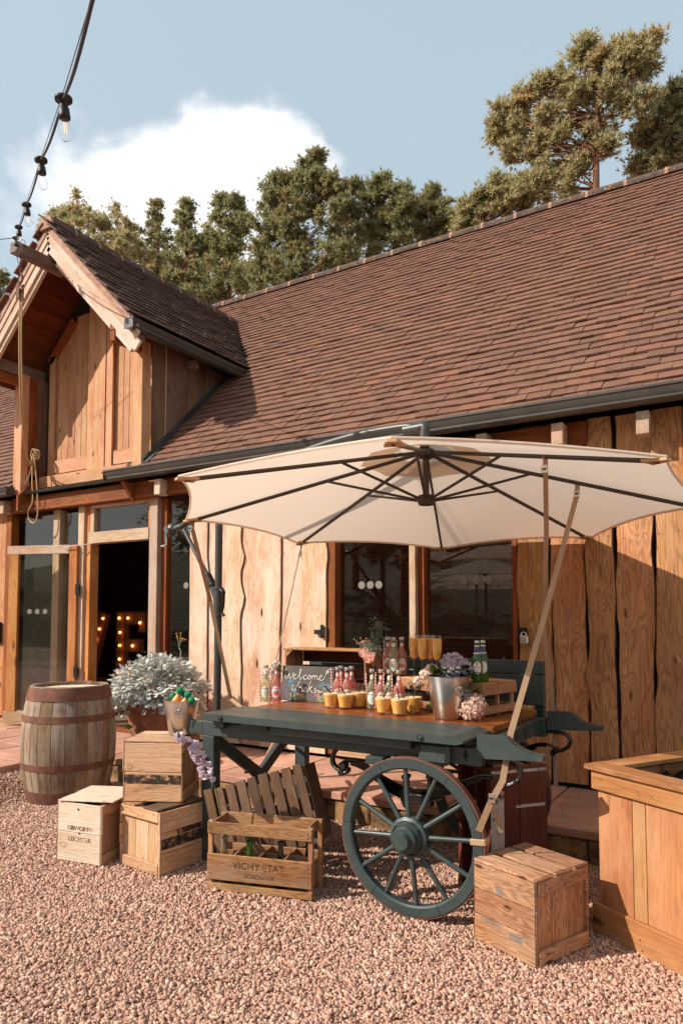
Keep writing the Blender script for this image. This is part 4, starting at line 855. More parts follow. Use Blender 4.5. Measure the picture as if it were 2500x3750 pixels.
cp('leg_stretcher', -2.88, -2.83, 3.26, 4.158, .12, .17, 'y')
def wheel(yc, front):
    w_ = bpy.data.objects.new('wheel', None); COL.objects.link(w_); w_.parent = cart; w_.location = Vector((-1.505, yc, .381)) - CO; w_.rotation_euler = (0, R(4), 0)
    for k in range(6):                     # six felloes
        mb = MB(); a0 = k * math.pi / 3 + .004; a1 = (k + 1) * math.pi / 3 - .004; nn = 10; rin, rout = .322, .374; pr = []
        rings = []
        for i in range(nn + 1):
            a = a0 + (a1 - a0) * i / nn; c_, s_ = math.cos(a), math.sin(a)
            rings.append(mb.addv([(r * c_, y, r * s_) for r, y in ((rin, .018), (rin, -.018), (rin + .008, -.026), (rout - .003, -.026), (rout, -.022), (rout, .024), (rin + .008, .024))]))
        for i in range(nn):
            for j in range(7): mb.face([rings[i] + j, rings[i] + (j + 1) % 7, rings[i + 1] + (j + 1) % 7, rings[i + 1] + j])
        mb.face([rings[0] + j for j in range(7)]); mb.face([rings[-1] + j for j in range(7)][::-1]); part('felloe', mb, M_paint, w_, True)
    mb = MB(); mb.lathe([(.3745, .022), (.3805, .021), (.3805, -.021), (.3745, -.022), (.3745, .022)], 72, M=rotM('X', R(90))); part('iron_tyre', mb, M_rust, w_, True)
    for k in range(12):
        a = k * math.pi / 6 + R(9); c_, s_ = math.cos(a), math.sin(a); mb = MB(); mb.tube([(.07 * c_, -.012, .07 * s_), (.18 * c_, -.006, .18 * s_), (.326 * c_, .0, .326 * s_)], [.0145, .0125, .0115], 10); part('spoke', mb, M_paint, w_, True)
    M = rotM('X', R(90)); mb = MB()        # local +z of lathe points to -y (outwards)
    nn = 36; prof = [(.001, -.05), (.09, -.05), (.10, -.04), (.103, .0), (.098, .035), (.082, .042)]
    rings = [mb.addv([M @ Vector((r * (1 - (.04 if (j % 3 == 0 and r > .095) else 0)) * math.cos(2 * math.pi * j / nn), r * (1 - (.04 if (j % 3 == 0 and r > .095) else 0)) * math.sin(2 * math.pi * j / nn), z)) for j in range(nn)]) for r, z in prof]
    for i in range(len(prof) - 1):
        for j in range(nn): mb.face([rings[i] + j, rings[i] + (j + 1) % nn, rings[i + 1] + (j + 1) % nn, rings[i + 1] + j])
    part('hub', mb, M_paint, w_, True)
    mb = MB(); mb.lathe([(.083, .040), (.075, .060), (.001, .060)], 8, M=M); mb.lathe([(.062, .058), (.062, .080), (.055, .088), (.001, .088)], 24, M=M); mb.lathe([(.040, .086), (.040, .112), (.036, .118), (.001, .118)], 24, M=M); part('hub_cap', mb, M_paint, w_, True)
    return w_
wheel(3.15, True); wheel(4.285, False)
mb = MB(); mb.tube([(-1.505, 3.19, .381), (-1.505, 4.25, .381)], .02, 12); cpp('axle', mb, M_tar, True)
def spring(y):
    def q(zx, zy): v = at(1150 + zx / 1.742, 2600 + zy / 1.742, 1, 3.24); return Vector((v.x, y, v.z))
    e = bpy.data.objects.new('leaf_spring', None); COL.objects.link(e); e.parent = cart
    lead = catmull([q(165, 350), q(190, 330), q(240, 315), q(330, 350), q(430, 420), q(560, 490), q(690, 515), q(830, 495), q(960, 450), q(1060, 418), q(1140, 420), q(1200, 455)], 4); n = len(lead)
    for i in range(6):
        seg = lead[i * 4:n - i * 4] if i else lead; mb = MB(); mb.tube([p - Vector((0, 0, .0125 * i)) for p in seg], [.0075] + [.0085] * (len(seg) - 2) + [.0075], 6, flat=(2.6, .75)); cpp('spring_leaf', mb, M_tar, par=e)
    for pts in ([q(470, 240), q(330, 226), q(230, 222), q(150, 250), q(122, 300), q(130, 350), q(180, 392), q(215, 395), q(222, 370)], [q(1130, 320), q(1200, 325), q(1270, 340), q(1316, 380), q(1315, 430), q(1275, 465), q(1220, 480), q(1195, 465)]):
        mb = MB(); mb.tube(catmull(pts, 4), .013, 8, flat=(1.5, .9)); cpp('scroll_iron', mb, M_tar, True, par=e)
    for c_ in (q(195, 355), q(185, 398), q(1210, 470), q(1190, 490)):
        mb = MB(); mb.tube([c_ + Vector((0, -.022, 0)), c_ + Vector((0, .022, 0))], .017, 12); cpp('shackle_eye', mb, M_tar, True, par=e)
    for dx in (590, 745):
        c_ = q(dx, 520); mb = MB(); mb.box(c_, (.018, .05, .15), .004); mb.box(c_ + Vector((0, 0, .075)), (.03, .06, .018), .004); cpp('spring_clamp', mb, M_tar, par=e)
    c_ = q(670, 575); mb = MB(); mb.box(c_ + Vector((0, 0, .01)), (.13, .045, .05), .01); cpp('axle_pad', mb, M_tar, par=e)
spring(3.235); spring(4.20)

# ------------------------------------------------------------ tie straps
def strap(label, pts, wd=.0125, buckle=None, k=1):
    e = thing('tie_strap', label, 'strap', pts[0], group='webbing straps holding the parasol down'); o = Vector(pts[0])
    cv_ = [Vector(p) for p in (catmull(pts, k) if k > 1 else pts)]; mb = MB(); rg_ = []
    for i, p in enumerate(cv_):
        t_ = (cv_[min(i + 1, len(cv_) - 1)] - cv_[max(i - 1, 0)]).normalized(); f_ = Vector((.45, -.9, 0)); s_ = t_.cross(f_).normalized(); n_ = s_.cross(t_)
        rg_.append(mb.addv([p - o + s_ * wd * a + n_ * .0009 * b for a, b in ((-1, -1), (1, -1), (1, 1), (-1, 1))]))
    for a, b in zip(rg_, rg_[1:]):
        for j in range(4): mb.face([a + j, a + (j + 1) % 4, b + (j + 1) % 4, b + j])
    part('webbing', mb, M_strap, e)
    for b in buckle or []:
        mb = MB(); mb.box((0, 0, 0), (.032, .008, .042), .003); part('buckle', mb, M_chrome, e, loc=Vector(b) - o); mb = MB(); mb.box((0, 0, 0), (.022, .011, .01), .002); part('buckle_bar', mb, M_black, e, loc=Vector(b) - o)
    return e
UM = um.matrix_basis
def rib(k, s_): a = UM @ Vector((0, 0, .36)); b = UM @ Vector((1.52 * math.cos(2 * math.pi * k / 8), 1.52 * math.sin(2 * math.pi * k / 8), -.02)); return a.lerp(b, s_)
def ribat(k, px):                          # place on rib k that is seen above px
    best = min(((abs(proj(rib(k, s / 200))[0] - px), s) for s in range(20, 200))); return rib(k, best[1] / 200)
cors = {n_: min(range(8), key=lambda k: (Vector(proj(UM @ Vector((1.55 * math.cos(2 * math.pi * k / 8), 1.55 * math.sin(2 * math.pi * k / 8), 0)))[:2]) - Vector(p_)).length) for n_, p_ in dict(G=(2444, 1677), F=(2579, 1849), B=(708, 1908), C=(1091, 1991)).items()}
tA = ribat(cors['G'], 1997); tB = ribat(cors['F'], 2113); tC = ribat(cors['B'], 706); tD = rib(cors['C'], .98)
strap('tan strap dropping almost straight from the parasol to the back of the cart', [tA + Vector((0, 0, .015)), tA - Vector((0, 0, .05)), at(2000, 1950, 1, 3.7), at(1990, 2300, 1, 3.95), Vector((-1.085, 4.25, .82)), Vector((-1.085, 4.25, .45))], buckle=[tA - Vector((.0, .02, .06))])
strap('tan strap slanting from the right rib of the parasol down to the cart wheel', [tB + Vector((0, 0, .015)), tB - Vector((0, 0, .05)), at(1992, 2260, 1, 3.72), at(1868, 2690, 1, 3.28), at(1840, 2860, 1, 3.16), at(1798, 2935, 1, 3.10), at(1752, 3045, 1, 3.10)], wd=.0145, buckle=[tB - Vector((0, .02, .06)), at(1800, 2925, 1, 3.09)])
mb = MB(); c_ = Vector((-1.505, 3.15, .381)); aa = math.atan2(.075, .345)
for s_ in (-1, 1): pass
M = Matrix.Rotation(-aa + .12, 3, 'Y'); mb.box(c_ + M @ Vector((.352, 0, .0)), (.075, .066, .03), .004, M); w1 = part('strap_loop', mb, M_strap); w1['label'] = 'tan webbing loop wrapped round the rim of the front wheel'; w1['category'] = 'strap'; w1['group'] = 'webbing straps holding the parasol down'
strap('broad tan strap running from the left tip of the parasol behind the dark table end', [tC + Vector((0, 0, .015)), tC - Vector((0, 0, .05)), at(770, 2200, 1, 3.75), at(845, 2560, 1, 4.0), Vector((-2.93, 3.98, .62)), Vector((-2.9, 3.75, .42)), Vector((-2.9, 3.6, .45))], wd=.014, buckle=[tC - Vector((0, .02, .05))])
strap('thin pale strap in front of the bleached boards, ending by the white flowers', [tD, at(1060, 2200, 1, 4.3), at(1010, 2420, 1, 4.18), Vector((-2.88, 4.19, 1.0))], wd=.006)
strap('short free strap end dangling beside the tall brown box', [at(1800, 2955, 1, 3.3), at(1822, 3000, 1, 3.32), at(1836, 3050, 1, 3.33)], wd=.012)

# ------------------------------------------------------------ crates and boxes
def corner(FL, yaw, W, D, z=0): c_, s_ = math.cos(yaw), math.sin(yaw); return (FL[0] + c_ * W / 2 - s_ * D / 2, FL[1] + s_ * W / 2 + c_ * D / 2, z)
def nails(e, pts, nrm):
    for p in pts:
        mb = MB(); mb.sphere((0, 0, 0), .003, 6, 4); part('nail', mb, M_black, e, loc=p)
def crate(name, label, FL, yaw, W, D, H, z, mat, long='front', lid='slats', nb=2, group=None, mat2=None, wire=True, nail=True, cat='crate'):
    e = thing(name, label, cat, corner(FL, yaw, W, D, z), yaw, group); t_ = .013; mat2 = mat2 or mat; bt = .022; bh = .058
    sides = (('y', -1), ('y', 1)) if long == 'front' else (('x', -1), ('x', 1))
    wx, wy = W, D
    if long == 'front': ix, iy = W - 2 * bt, D - 2 * t_
    else: ix, iy = W - 2 * t_, D - 2 * bt
    for ax, sg in sides:                   # board sides (horizontal boards)
        for k in range(nb):
            h = (H - .004) / nb; zc = .002 + h * (k + .5); jt = random.uniform(-.0015, .0015)
            if ax == 'y': plank('side_board', e, (jt * 2, sg * (D / 2 - t_ / 2) + jt, zc), (W - .004, t_, h - .003), 'x', mat, .002)
            else: plank('side_board', e, (sg * (W / 2 - t_ / 2) + jt, jt * 2, zc), (t_, D - .004, h - .003), 'y', mat, .002)
    for sg in (-1, 1):                     # battened ends (upright boards)
        nbd = 3
        for k in range(nbd):
            if long == 'front':
                wd = iy / nbd; plank('end_board', e, (sg * (W / 2 - bt - t_ / 2), -iy / 2 + wd * (k + .5), H / 2), (t_, wd - .002, H - .01), 'z', mat2, .0015)
            else:
                wd = ix / nbd; plank('end_board', e, (-ix / 2 + wd * (k + .5), sg * (D / 2 - bt - t_ / 2), H / 2), (wd - .002, t_, H - .01), 'z', mat2, .0015)
        for zb in (bh / 2 + .002, H - bh / 2 - .002):
            if long == 'front': plank('batten', e, (sg * (W / 2 - bt / 2 + .003), 0, zb), (bt, D - 2 * t_ - .002, bh), 'y', mat2, .003)
            else: plank('batten', e, (0, sg * (D / 2 - bt / 2 + .003), zb), (W - 2 * t_ - .002, bt, bh), 'x', mat2, .003)
            if nail:
                for k in (-1, 0, 1):
                    o_ = k * (D if long == 'front' else W) * .34 + random.uniform(-.01, .01); zz = zb + random.choice((-.014, .014)); mb = MB(); mb.sphere((0, 0, 0), .0035, 6, 4)
                    part('nail', mb, M_black, e, loc=(sg * (W / 2 + .003), o_, zz) if long == 'front' else (o_, sg * (D / 2 + .003), zz))
    mb = MB(); mb.box((0, 0, .008), (W - .04, D - .04, .012)); part('crate_floor', mb, mat, e)
    if lid == 'slats':
        if long == 'front':
            yy = -D / 2
            for wd in (.29 * D, .30 * D, .25 * D): plank('top_slat', e, (random.uniform(-.003, .003), yy + wd / 2, H + .006), (W, wd, .012), 'x', mat, .002, jit=.004); yy += wd + .075 * D
        else:
            xx = -W / 2
            for wd in (.29 * W, .30 * W, .25 * W): plank('top_slat', e, (xx + wd / 2, random.uniform(-.003, .003), H + .006), (wd, D, .012), 'y', mat, .002, jit=.004); xx += wd + .075 * W
    if wire:                               # rusty binding wire near both ends
        for sg in (-1, 1):
            mb = MB()
            if long == 'front': x = sg * (W / 2 - .006); pts = [(x, -D / 2 - .002, .0), (x, -D / 2 - .002, H + .012), (x, -D / 2 * .4, H + .016), (x, D / 2 * .4, H + .014), (x, D / 2 + .002, H + .012)]
            else: y = sg * (D / 2 - .006); pts = [(-W / 2 - .002, y, 0), (-W / 2 - .002, y, H + .012), (0, y, H + .016), (W / 2 + .002, y, H + .012), (W / 2 + .002, y, 0)]
            mb.tube(pts, .0013, 5); part('binding_wire', mb, M_rust, e)
    return e
def face_text(e, s, size, W, D, H, cx, cz, mat, flip=False):   # lettering on the front (-y) face
    sg = -1 if flip else 1; lettering(e, s, size, mat, lambda a, b: (cx + sg * a, -D / 2 - .0012, cz + sg * b))
def front_patch(e, x0, x1, z0, z1, D, mat, nm='paint_patch'):
    mb = MB(); mb.face(mb_ := [mb.addv([p]) for p in ((x0, -D / 2 - .001, z0), (x1, -D / 2 - .001, z0), (x1, -D / 2 - .001, z1), (x0, -D / 2 - .001, z1))]); part(nm, mb, mat, e)
def side_patch(e, y0, y1, z0, z1, W, mat, nm='paint_patch'):
    mb = MB(); mb.face([mb.addv([p]) for p in ((W / 2 + .0012, y0, z0), (W / 2 + .0012, y1, z0), (W / 2 + .0012, y1, z1), (W / 2 + .0012, y0, z1))]); part(nm, mb, mat, e)
def side_text(e, s, size, W, cy, cz, mat): lettering(e, s, size, mat, lambda a, b: (W / 2 + .0014, cy + a, cz + b))
c1 = crate('wooden_crate', 'bleached white crate with worn town names on its front and a loose flat lid', (-3.665, 2.775), R(9), .335, .31, .345, 0, W_white, lid=None, mat2=W_tan2)
face_text(c1, 'KIBWORTH', .036, .335, .31, .345, .008, .198, S_brown); face_text(c1, 'LEICESTER', .037, .335, .31, .345, .008, .135, S_brown)
mb = MB(); pts = [Vector((.026 * math.cos(a) - .115, -.1562, .095 + .013 * math.sin(a))) for a in np.linspace(0, 2 * math.pi, 20)]; mb.tube(pts, .0008, 4, cap=False); part('oval_stamp', mb, S_brown, c1)
for (x, z) in ((-.005, .31), (.006, .172)): mb = MB(); mb.lathe([(.0005, 0), (.006, 0), (.006, .001)], 10, M=rotM('X', R(90))); part('knot_hole', mb, M_under, c1, loc=(x, -.1565, z))
ld = plank('loose_lid', c1, (.015, .02, .362), (.375, .33, .008), 'x', W_white, .002, rot=(R(1.5), R(-2.0), R(7)))
c3 = crate('wooden_crate', 'tan crate with upright end boards standing beneath the stacked crate', (-3.295, 2.925), R(-6), .372, .345, .35, 0, W_tan, long='side', lid=None, nb=3, mat2=W_tan)
side_patch(c3, -.16, .165, .14, .20, .372, S_black); side_patch(c3, -.05, .13, .205, .235, .372, S_black)
plank('top_slat', c3, (-.1, 0, .356), (.11, .345, .012), 'y', W_tan2, .002); plank('top_slat', c3, (.1, 0, .356), (.13, .345, .012), 'y', W_dark, .002)
c2 = crate('wooden_crate', 'tan crate stacked on another, black paint smears on its front, steel bucket on top', (-3.262, 2.913), R(26), .362, .345, .345, .363, W_tan, mat2=W_tan2)
front_patch(c2, -.10, .10, .19, .225, .345, S_black); front_patch(c2, -.172, .172, .105, .158, .345, S_black)
mb = MB(); mb.tube([Vector((-.135 + .014 * math.cos(a), -.1735, .203 + .014 * math.sin(a))) for a in np.linspace(0, 2 * math.pi, 16)], .001, 4, cap=False); mb.tube([(-.149, -.1735, .203), (-.121, -.1735, .203)], .001, 4); part('round_stamp', mb, S_dark, c2)
rc = crate('wooden_crate', 'orange brown slatted crate standing alone in front of the wheel and planter', (-1.165, 3.085), R(-22.5), .35, .37, .345, 0, W_orange, nb=3, mat2=W_orange)
face_text(rc, 'ESTINO', .034, .35, .37, .345, -.07, .10, S_blue); front_patch(rc, .03, .10, .07, .10, .37, S_blue, 'faded_stamp'); front_patch(rc, -.04, .0, .235, .265, .37, S_blue, 'faded_stamp')
# bottle crate
BW, BD, BH = .585, .21, .36; bc = thing('bottle_crate', 'worn divided wooden bottle crate with mineral water lettering on the gravel', 'crate', corner((-2.575, 2.885), R(15.8), BW, BD, 0), R(15.8))
for sx_ in (-1, 1):
    for sy in (-1, 1): plank('corner_post', bc, (sx_ * (BW / 2 - .012), sy * (BD / 2 - .012 - .012), BH / 2), (.024, .024, BH), 'z', W_old, .002)
    for z, h in ((.335, .05), (.09, .13)): plank('end_rail', bc, (sx_ * (BW / 2 - .03), 0, z), (.012, BD - .05, h), 'y', W_old, .002)
for sy in (-1, 1):
    plank('top_rail', bc, (0, sy * (BD / 2 - .006), .327), (BW, .013, .062), 'x', W_old, .003); plank('side_board', bc, (0, sy * (BD / 2 - .006), .125), (BW, .013, .135), 'x', W_old, .004); plank('base_rail', bc, (0, sy * (BD / 2 - .008), .022), (BW, .014, .035), 'x', W_old, .002)
plank('crate_floor', bc, (0, 0, .012), (BW - .05, BD - .03, .012), 'x', W_old, .002)
plank('divider', bc, (0, 0, .13), (BW - .06, .008, .11), 'x', W_old, .001)
for x in (-.14, 0, .14): plank('divider', bc, (x, 0, .135), (.008, BD - .03, .12), 'y', W_old, .001)
face_text(bc, 'VICHY ETAT', .052, BW, BD, BH, .0, .142, S_dark); face_text(bc, 'BORDEAUX', .032, BW, BD, BH, .005, .092, S_dark)
for x in (-.27, .27):
    for z in (.335, .31, .16, .09): mb = MB(); mb.sphere((0, 0, 0), .003, 6, 4); part('nail', mb, M_black, bc, loc=(x, -BD / 2 - .001, z))
# slatted crate leaning on its edge behind
LW, LH = .66, .43; lc = thing('slatted_crate', 'dark weathered slatted crate tipped on edge behind the bottle crate', 'crate', (-2.70, 3.135, .02), 0, rot=Euler((R(-5), R(-18), R(13)), 'XYZ').to_matrix().to_euler())
x = 0
for k in range(9):
    wd = random.uniform(.052, .06); plank('slat', lc, (x + wd / 2, 0, LH / 2 + random.uniform(-.006, .006)), (wd, .011, LH), 'z', W_dark, .002, jit=.01); x += LW / 9
for z in (.03, LH - .03): plank('crossbar', lc, (LW / 2, .03, z), (LW - .01, .04, .03), 'x', W_dark, .002)
for x in (.012, LW - .012): plank('end_panel', lc, (x, .09, LH / 2), (.014, .15, LH - .02), 'z', W_dark, .002)
for z in (.05, .2, .36): plank('back_slat', lc, (LW / 2, .165, z), (LW - .03, .011, .08), 'x', W_dark, .002)
# tall red brown box under the cart
tb2 = thing('tall_box', 'tall red brown plank box propping the cart behind the front wheel', 'box', corner((-1.455, 3.62), R(-40), .35, .33, 0), R(-40)); Wb, Db, Hb = .35, .33, .70
for k in range(2): plank('side_plank', tb2, (Wb / 2 - .008, -Db / 2 + Db * (k + .5) / 2, Hb / 2), (.016, Db / 2 - .003, Hb), 'z', W_red, .002)
for k in range(3): plank('side_plank', tb2, (-Wb / 2 + .008, -Db / 2 + Db * (k + .5) / 3, Hb / 2), (.016, Db / 3 - .012, Hb), 'z', W_red, .002)
for k in range(4): plank('back_plank', tb2, (-Wb / 2 + Wb * (k + .5) / 4, Db / 2 - .006, Hb / 2), (Wb / 4 - .012, .012, Hb), 'z', W_red, .002)
for z in (.02, Hb - .02): plank('frame_bar', tb2, (0, -Db / 2 + .01, z), (Wb, .02, .035), 'x', W_dark, .002); plank('frame_bar', tb2, (0, Db / 2 - .03, z), (Wb, .02, .035), 'x', W_dark, .002)
for sx_ in (-1, 1): plank('frame_bar', tb2, (sx_ * (Wb / 2 - .03), -Db / 2 + .01, Hb / 2), (.03, .02, Hb - .08), 'z', W_red, .002)
for k in range(3): plank('top_slat', tb2, (0, -Db / 2 + .05 + k * .11, Hb + .004), (Wb, .07, .011), 'x', W_dark, .002)
plank('shelf', tb2, (0, 0, .03), (Wb - .04, Db - .03, .014), 'x', W_dark, .002)
side_patch(tb2, -.165, -.09, .08, .58, Wb, S_grey); side_patch(tb2, -.02, .15, .49, .505, Wb, S_grey); side_patch(tb2, -.16, .16, .665, .68, Wb, S_grey)
# small low box by the barrel
plank_box = thing('low_box', 'low brown tray lying in shade between the barrel and the crates', 'box', (-3.86, 3.55, 0), R(12))
for (c_, s_, a) in (((0, -.12, .06), (.34, .012, .12), 'x'), ((0, .12, .06), (.34, .012, .12), 'x'), ((-.165, 0, .06), (.012, .228, .12), 'y'), ((.165, 0, .06), (.012, .228, .12), 'y'), ((0, 0, .012), (.31, .226, .012), 'x')): plank('box_side', plank_box, c_, s_, a, W_tan2, .002)

# ------------------------------------------------------------ planter at right
py_ = R(-31); PW, PD = 1.0, .8; FLp = (-.69, 3.455); pl = thing('planter', 'large stained timber planter box at the right edge', 'planter', corner(FLp, py_, PW, PD, 0), py_)
x = -PW / 2; i = 0
for wd in (.19, .07, .20, .18, .19, .17):
    plank('front_board', pl, (x + wd / 2, -PD / 2 + .010, .37), (wd - .003, .02, .70), 'z', W_plant, .002); x += wd
y = -PD / 2
for wd in (.2, .2, .2, .2): plank('end_board', pl, (-PW / 2 + .010, y + wd / 2 + .0, .37), (.02, wd - .003, .70), 'z', W_plant, .002); plank('end_board', pl, (PW / 2 - .010, y + wd / 2, .37), (.02, wd - .003, .70), 'z', W_plant, .002); y += wd
x = -PW / 2
for wd in (.2,) * 5: plank('back_board', pl, (x + wd / 2, PD / 2 - .010, .37), (wd - .003, .02, .70), 'z', W_plant, .002); x += wd
for sg in (-1, 1):
    plank('fascia', pl, (0, sg * (PD / 2 + .0105), .69), (PW + .04, .02, .085), 'x', W_plant, .002); plank('plinth_board', pl, (0, sg * (PD / 2 + .0135), .06), (PW + .05, .025, .14), 'x', W_plant, .003)
    plank('fascia', pl, (sg * (PW / 2 + .0105), 0, .69), (.02, PD - .002, .085), 'y', W_plant, .002); plank('plinth_board', pl, (sg * (PW / 2 + .0135), 0, .06), (.025, PD - .002, .14), 'y', W_plant, .003)
for sg in (-1, 1):
    plank('rim_board', pl, (0, sg * (PD / 2 - .02), .747), (PW + .09, .12, .024), 'x', W_plant, .003); plank('rim_board', pl, (sg * (PW / 2 - .01), 0, .7465), (.11, PD - .162, .023), 'y', W_plant, .003)
for x, z in ((-.46, .70), (-.34, .69), (-.26, .69), (-.19, .685), (-.33, .09), (-.26, .06), (-.25, .02)):
    mb = MB(); mb.sphere((0, 0, 0), .005, 8, 5, (1, .5, 1)); part('screw', mb, M_chrome, pl, loc=(x, -PD / 2 - (.0215 if z > .5 else .027), z))
mb = MB()
for j in range(13):
    for i in range(13): mb.v.append((-.44 + .88 * i / 12, -.34 + .68 * j / 12, .655 + .04 * mnoise.noise(Vector((i * .9, j * .9, 0))) + (.03 if j in (0, 12) or i in (0, 12) else 0)))
for j in range(12):
    for i in range(12): a = j * 13 + i; mb.face([a, a + 1, a + 14, a + 13])
part('black_liner', mb, M_plasticbag, pl, 'all')

# ------------------------------------------------------------ barrel
q = at(247, 2946, 2, 0); dv_ = Vector((q.x, q.y, 0)).normalized(); bcn = q + dv_ * .295
br = thing('barrel', 'weathered oak barrel with rusty hoops standing on the gravel by the door', 'barrel', (bcn.x, bcn.y, -.01), R(20))
BHt = .905
def brad(z): u = (z / BHt - .5) * 2; return .298 + .068 * (1 - u * u)
ns = 26; ang = 0; ws_ = [random.uniform(.7, 1.35) for _ in range(ns)]; tot = sum(ws_)
for wq in ws_:
    da = 2 * math.pi * wq / tot; mb = MB(); K = 12; rings = []
    for i in range(K + 1):
        z = BHt * i / K - BHt / 2; r = brad(z + BHt / 2); rr_ = []
        for (fa, dr) in ((.012, -.024), (.012, -.0025), (.06, 0), (.5, .001), (.94, 0), (.988, -.0025), (.988, -.024)):
            a = (fa - .5) * da; rr_.append(((r + dr) * math.cos(a) - .33, (r + dr) * math.sin(a), z))
        rings.append(mb.addv(rr_))
    for i in range(K):
        for j in range(6): mb.face([rings[i] + j, rings[i] + j + 1, rings[i + 1] + j + 1, rings[i + 1] + j])
        mb.face([rings[i] + 6, rings[i], rings[i + 1], rings[i + 1] + 6])
    mb.face([rings[-1] + j for j in range(7)]); mb.face([rings[0] + j for j in range(7)][::-1])
    o = part('stave', mb, W_stave, br); a = ang + da / 2; o.location = (.33 * math.cos(a), .33 * math.sin(a), BHt / 2 + random.uniform(-.003, .002)); o.rotation_euler = (0, 0, a); ang += da
for (z0, z1) in ((.005, .045), (.046, .10), (.265, .315), (.635, .685), (.80, .845), (.846, .898)):
    mb = MB(); r0, r1 = brad(z0) + .002, brad(z1) + .002; ex = .002 if .05 < z0 < .8 else .004
    mb.lathe([(r0 - .003, z0), (r0 + ex, z0), (r1 + ex, z1), (r1 - .003, z1)], 64); part('hoop', mb, M_rust, br, True)
mb = MB(); mb.lathe([(.0005, BHt - .03), (.275, BHt - .03)], 40); part('barrel_head', mb, W_white, br); 

# ------------------------------------------------------------ terracotta pot with silver foliage
PT = Vector((-4.80, 4.70, .2)); pot = thing('potted_plant', 'terracotta pot overflowing with silver cut leaves and one orange flower head', 'potted plant', PT)
mb = MB(); mb.lathe([(.001, 0), (.205, 0), (.215, .02), (.285, .40), (.31, .41), (.315, .46), (.295, .465), (.28, .42), (.001, .42)], 40); part('pot', mb, M_terra, pot, True)
mb = MB(); mb.lathe([(.001, .44), (.28, .425)], 24); part('soil', mb, M_soil, pot)
def leaf_silver(mb, base, d, L, up, seed):
    """pinnate lobed leaf"""
    d = d.normalized(); s_ = d.cross(up).normalized(); n_ = s_.cross(d)
    def pt(a, b, c_=0): bend = -.35 * a * a * L; return base + d * (a * L) + s_ * (b * L) + n_ * (bend + c_ * L)
    k = mb.addv([pt(0, -.03), pt(0, .03), pt(1, 0)]); mb.face([k, k + 2, k + 1])
    for i in range(5):
        a = .2 + i * .17; ll = .34 * (1 - abs(a - .5) * .9)
        for sg in (-1, 1):
            k = mb.addv([pt(a - .05, 0), pt(a + .06, 0), pt(a + .26, sg * ll, .03), pt(a + .12, sg * (ll + .03), .04), pt(a + .02, sg * ll * .8, .03)]); mb.face([k, k + 1, k + 2, k + 3, k + 4] if sg > 0 else [k + 4, k + 3, k + 2, k + 1, k])
mb = MB()
for i in range(4200):
    a = random.uniform(0, 2 * math.pi); el = math.asin(random.uniform(-.6, 1)); dr = Vector((math.cos(a) * math.cos(el), math.sin(a) * math.cos(el), math.sin(el)))
    rad = (.27 + .11 * (.5 + .5 * math.sin(a * 3 + 1))) * (1 + .38 * mnoise.noise(dr * 2.6 + Vector((3, 1, 2)))); b = Vector((dr.x * rad * 1.38 * random.uniform(.6, 1), dr.y * rad * 1.2 * random.uniform(.6, 1), .53 + dr.z * .33 * random.uniform(.6, 1) + (.02 if dr.z > 0 else .05)))
    dd = (dr + Vector((random.gauss(0, .45), random.gauss(0, .45), random.gauss(.1, .4)))); leaf_silver(mb, b, dd, random.uniform(.034, .060), Vector((random.gauss(0, .3), random.gauss(0, .3), 1)), i)
part('silver_foliage', mb, M_silver, pot)
mb = MB()
for (cx, cy, n_, h) in ((-.05, -.05, 60, .42), (.15, -.1, 40, .32), (-.28, -.25, 30, .05), (-.13, -.02, 30, .36)):
    for i in range(n_):
        b = Vector((cx + random.gauss(0, .045), cy + random.gauss(0, .04), .52 + random.uniform(0, h))); d = Vector((random.gauss(0, 1), random.gauss(0, 1), random.uniform(0, 1.5))).normalized(); s_ = d.cross(Vector((0, 0, 1))).normalized(); L = random.uniform(.02, .035)
        k = mb.addv([b, b + d * L * .5 + s_ * L * .25, b + d * L, b + d * L * .5 - s_ * L * .25]); mb.face([k, k + 1, k + 2, k + 3])
part('green_sprigs', mb, M_green, pot)
ft = at(655, 2335, 1, 4.65) - PT; mb = MB(); mf = MB()
mb.tube(catmull([(.12, -.05, .5), (.13, -.06, .65), ft - Vector((-.02, 0, .17)), ft - Vector((0, 0, .09))], 3), .004, 5)
for i in range(11):
    tp = ft + Vector((random.uniform(-.06, .07), random.uniform(-.03, .03), random.uniform(-.03, .045))); mb.tube([ft - Vector((0, 0, .09)), ft.lerp(tp, .4) - Vector((0, 0, .03)), tp], .002, 4); mf.sphere(tp, .0095, 7, 5, (1, 1, .7))
part('flower_stem', mb, M_stem, pot); part('flower_heads', mf, M_orange, pot)
def rosette(nm, label, cat, loc, r, n, mat, z=.0):
    e = thing(nm, label, cat, loc); mb = MB()
    for i in range(n):
        a = i * 2.4; t_ = i / n; d = Vector((math.cos(a) * (1 - t_ * .5), math.sin(a) * (1 - t_ * .5), .25 + t_)).normalized(); s_ = d.cross(Vector((0, 0, 1))).normalized(); L = r * (1 - .35 * t_); b = Vector((0, 0, z + .01 * t_))
        k = mb.addv([b, b + d * L * .6 + s_ * L * .22, b + d * L, b + d * L * .6 - s_ * L * .22]); mb.face([k, k + 1, k + 2, k + 3])
    part('leaves', mb, mat, e); return e
q = at(472, 2672, 1, 4.38); sc_ = rosette('small_succulent', 'small green rosette plant at the foot of the terracotta pot', 'plant', (q.x, q.y, q.z), .065, 26, M_green); mb = MB(); mb.tube([(0, 0, 0), (.03, .02, -.06), (.05, .05, -(q.z - .2))], .006, 6); part('stem', mb, M_stem, sc_)

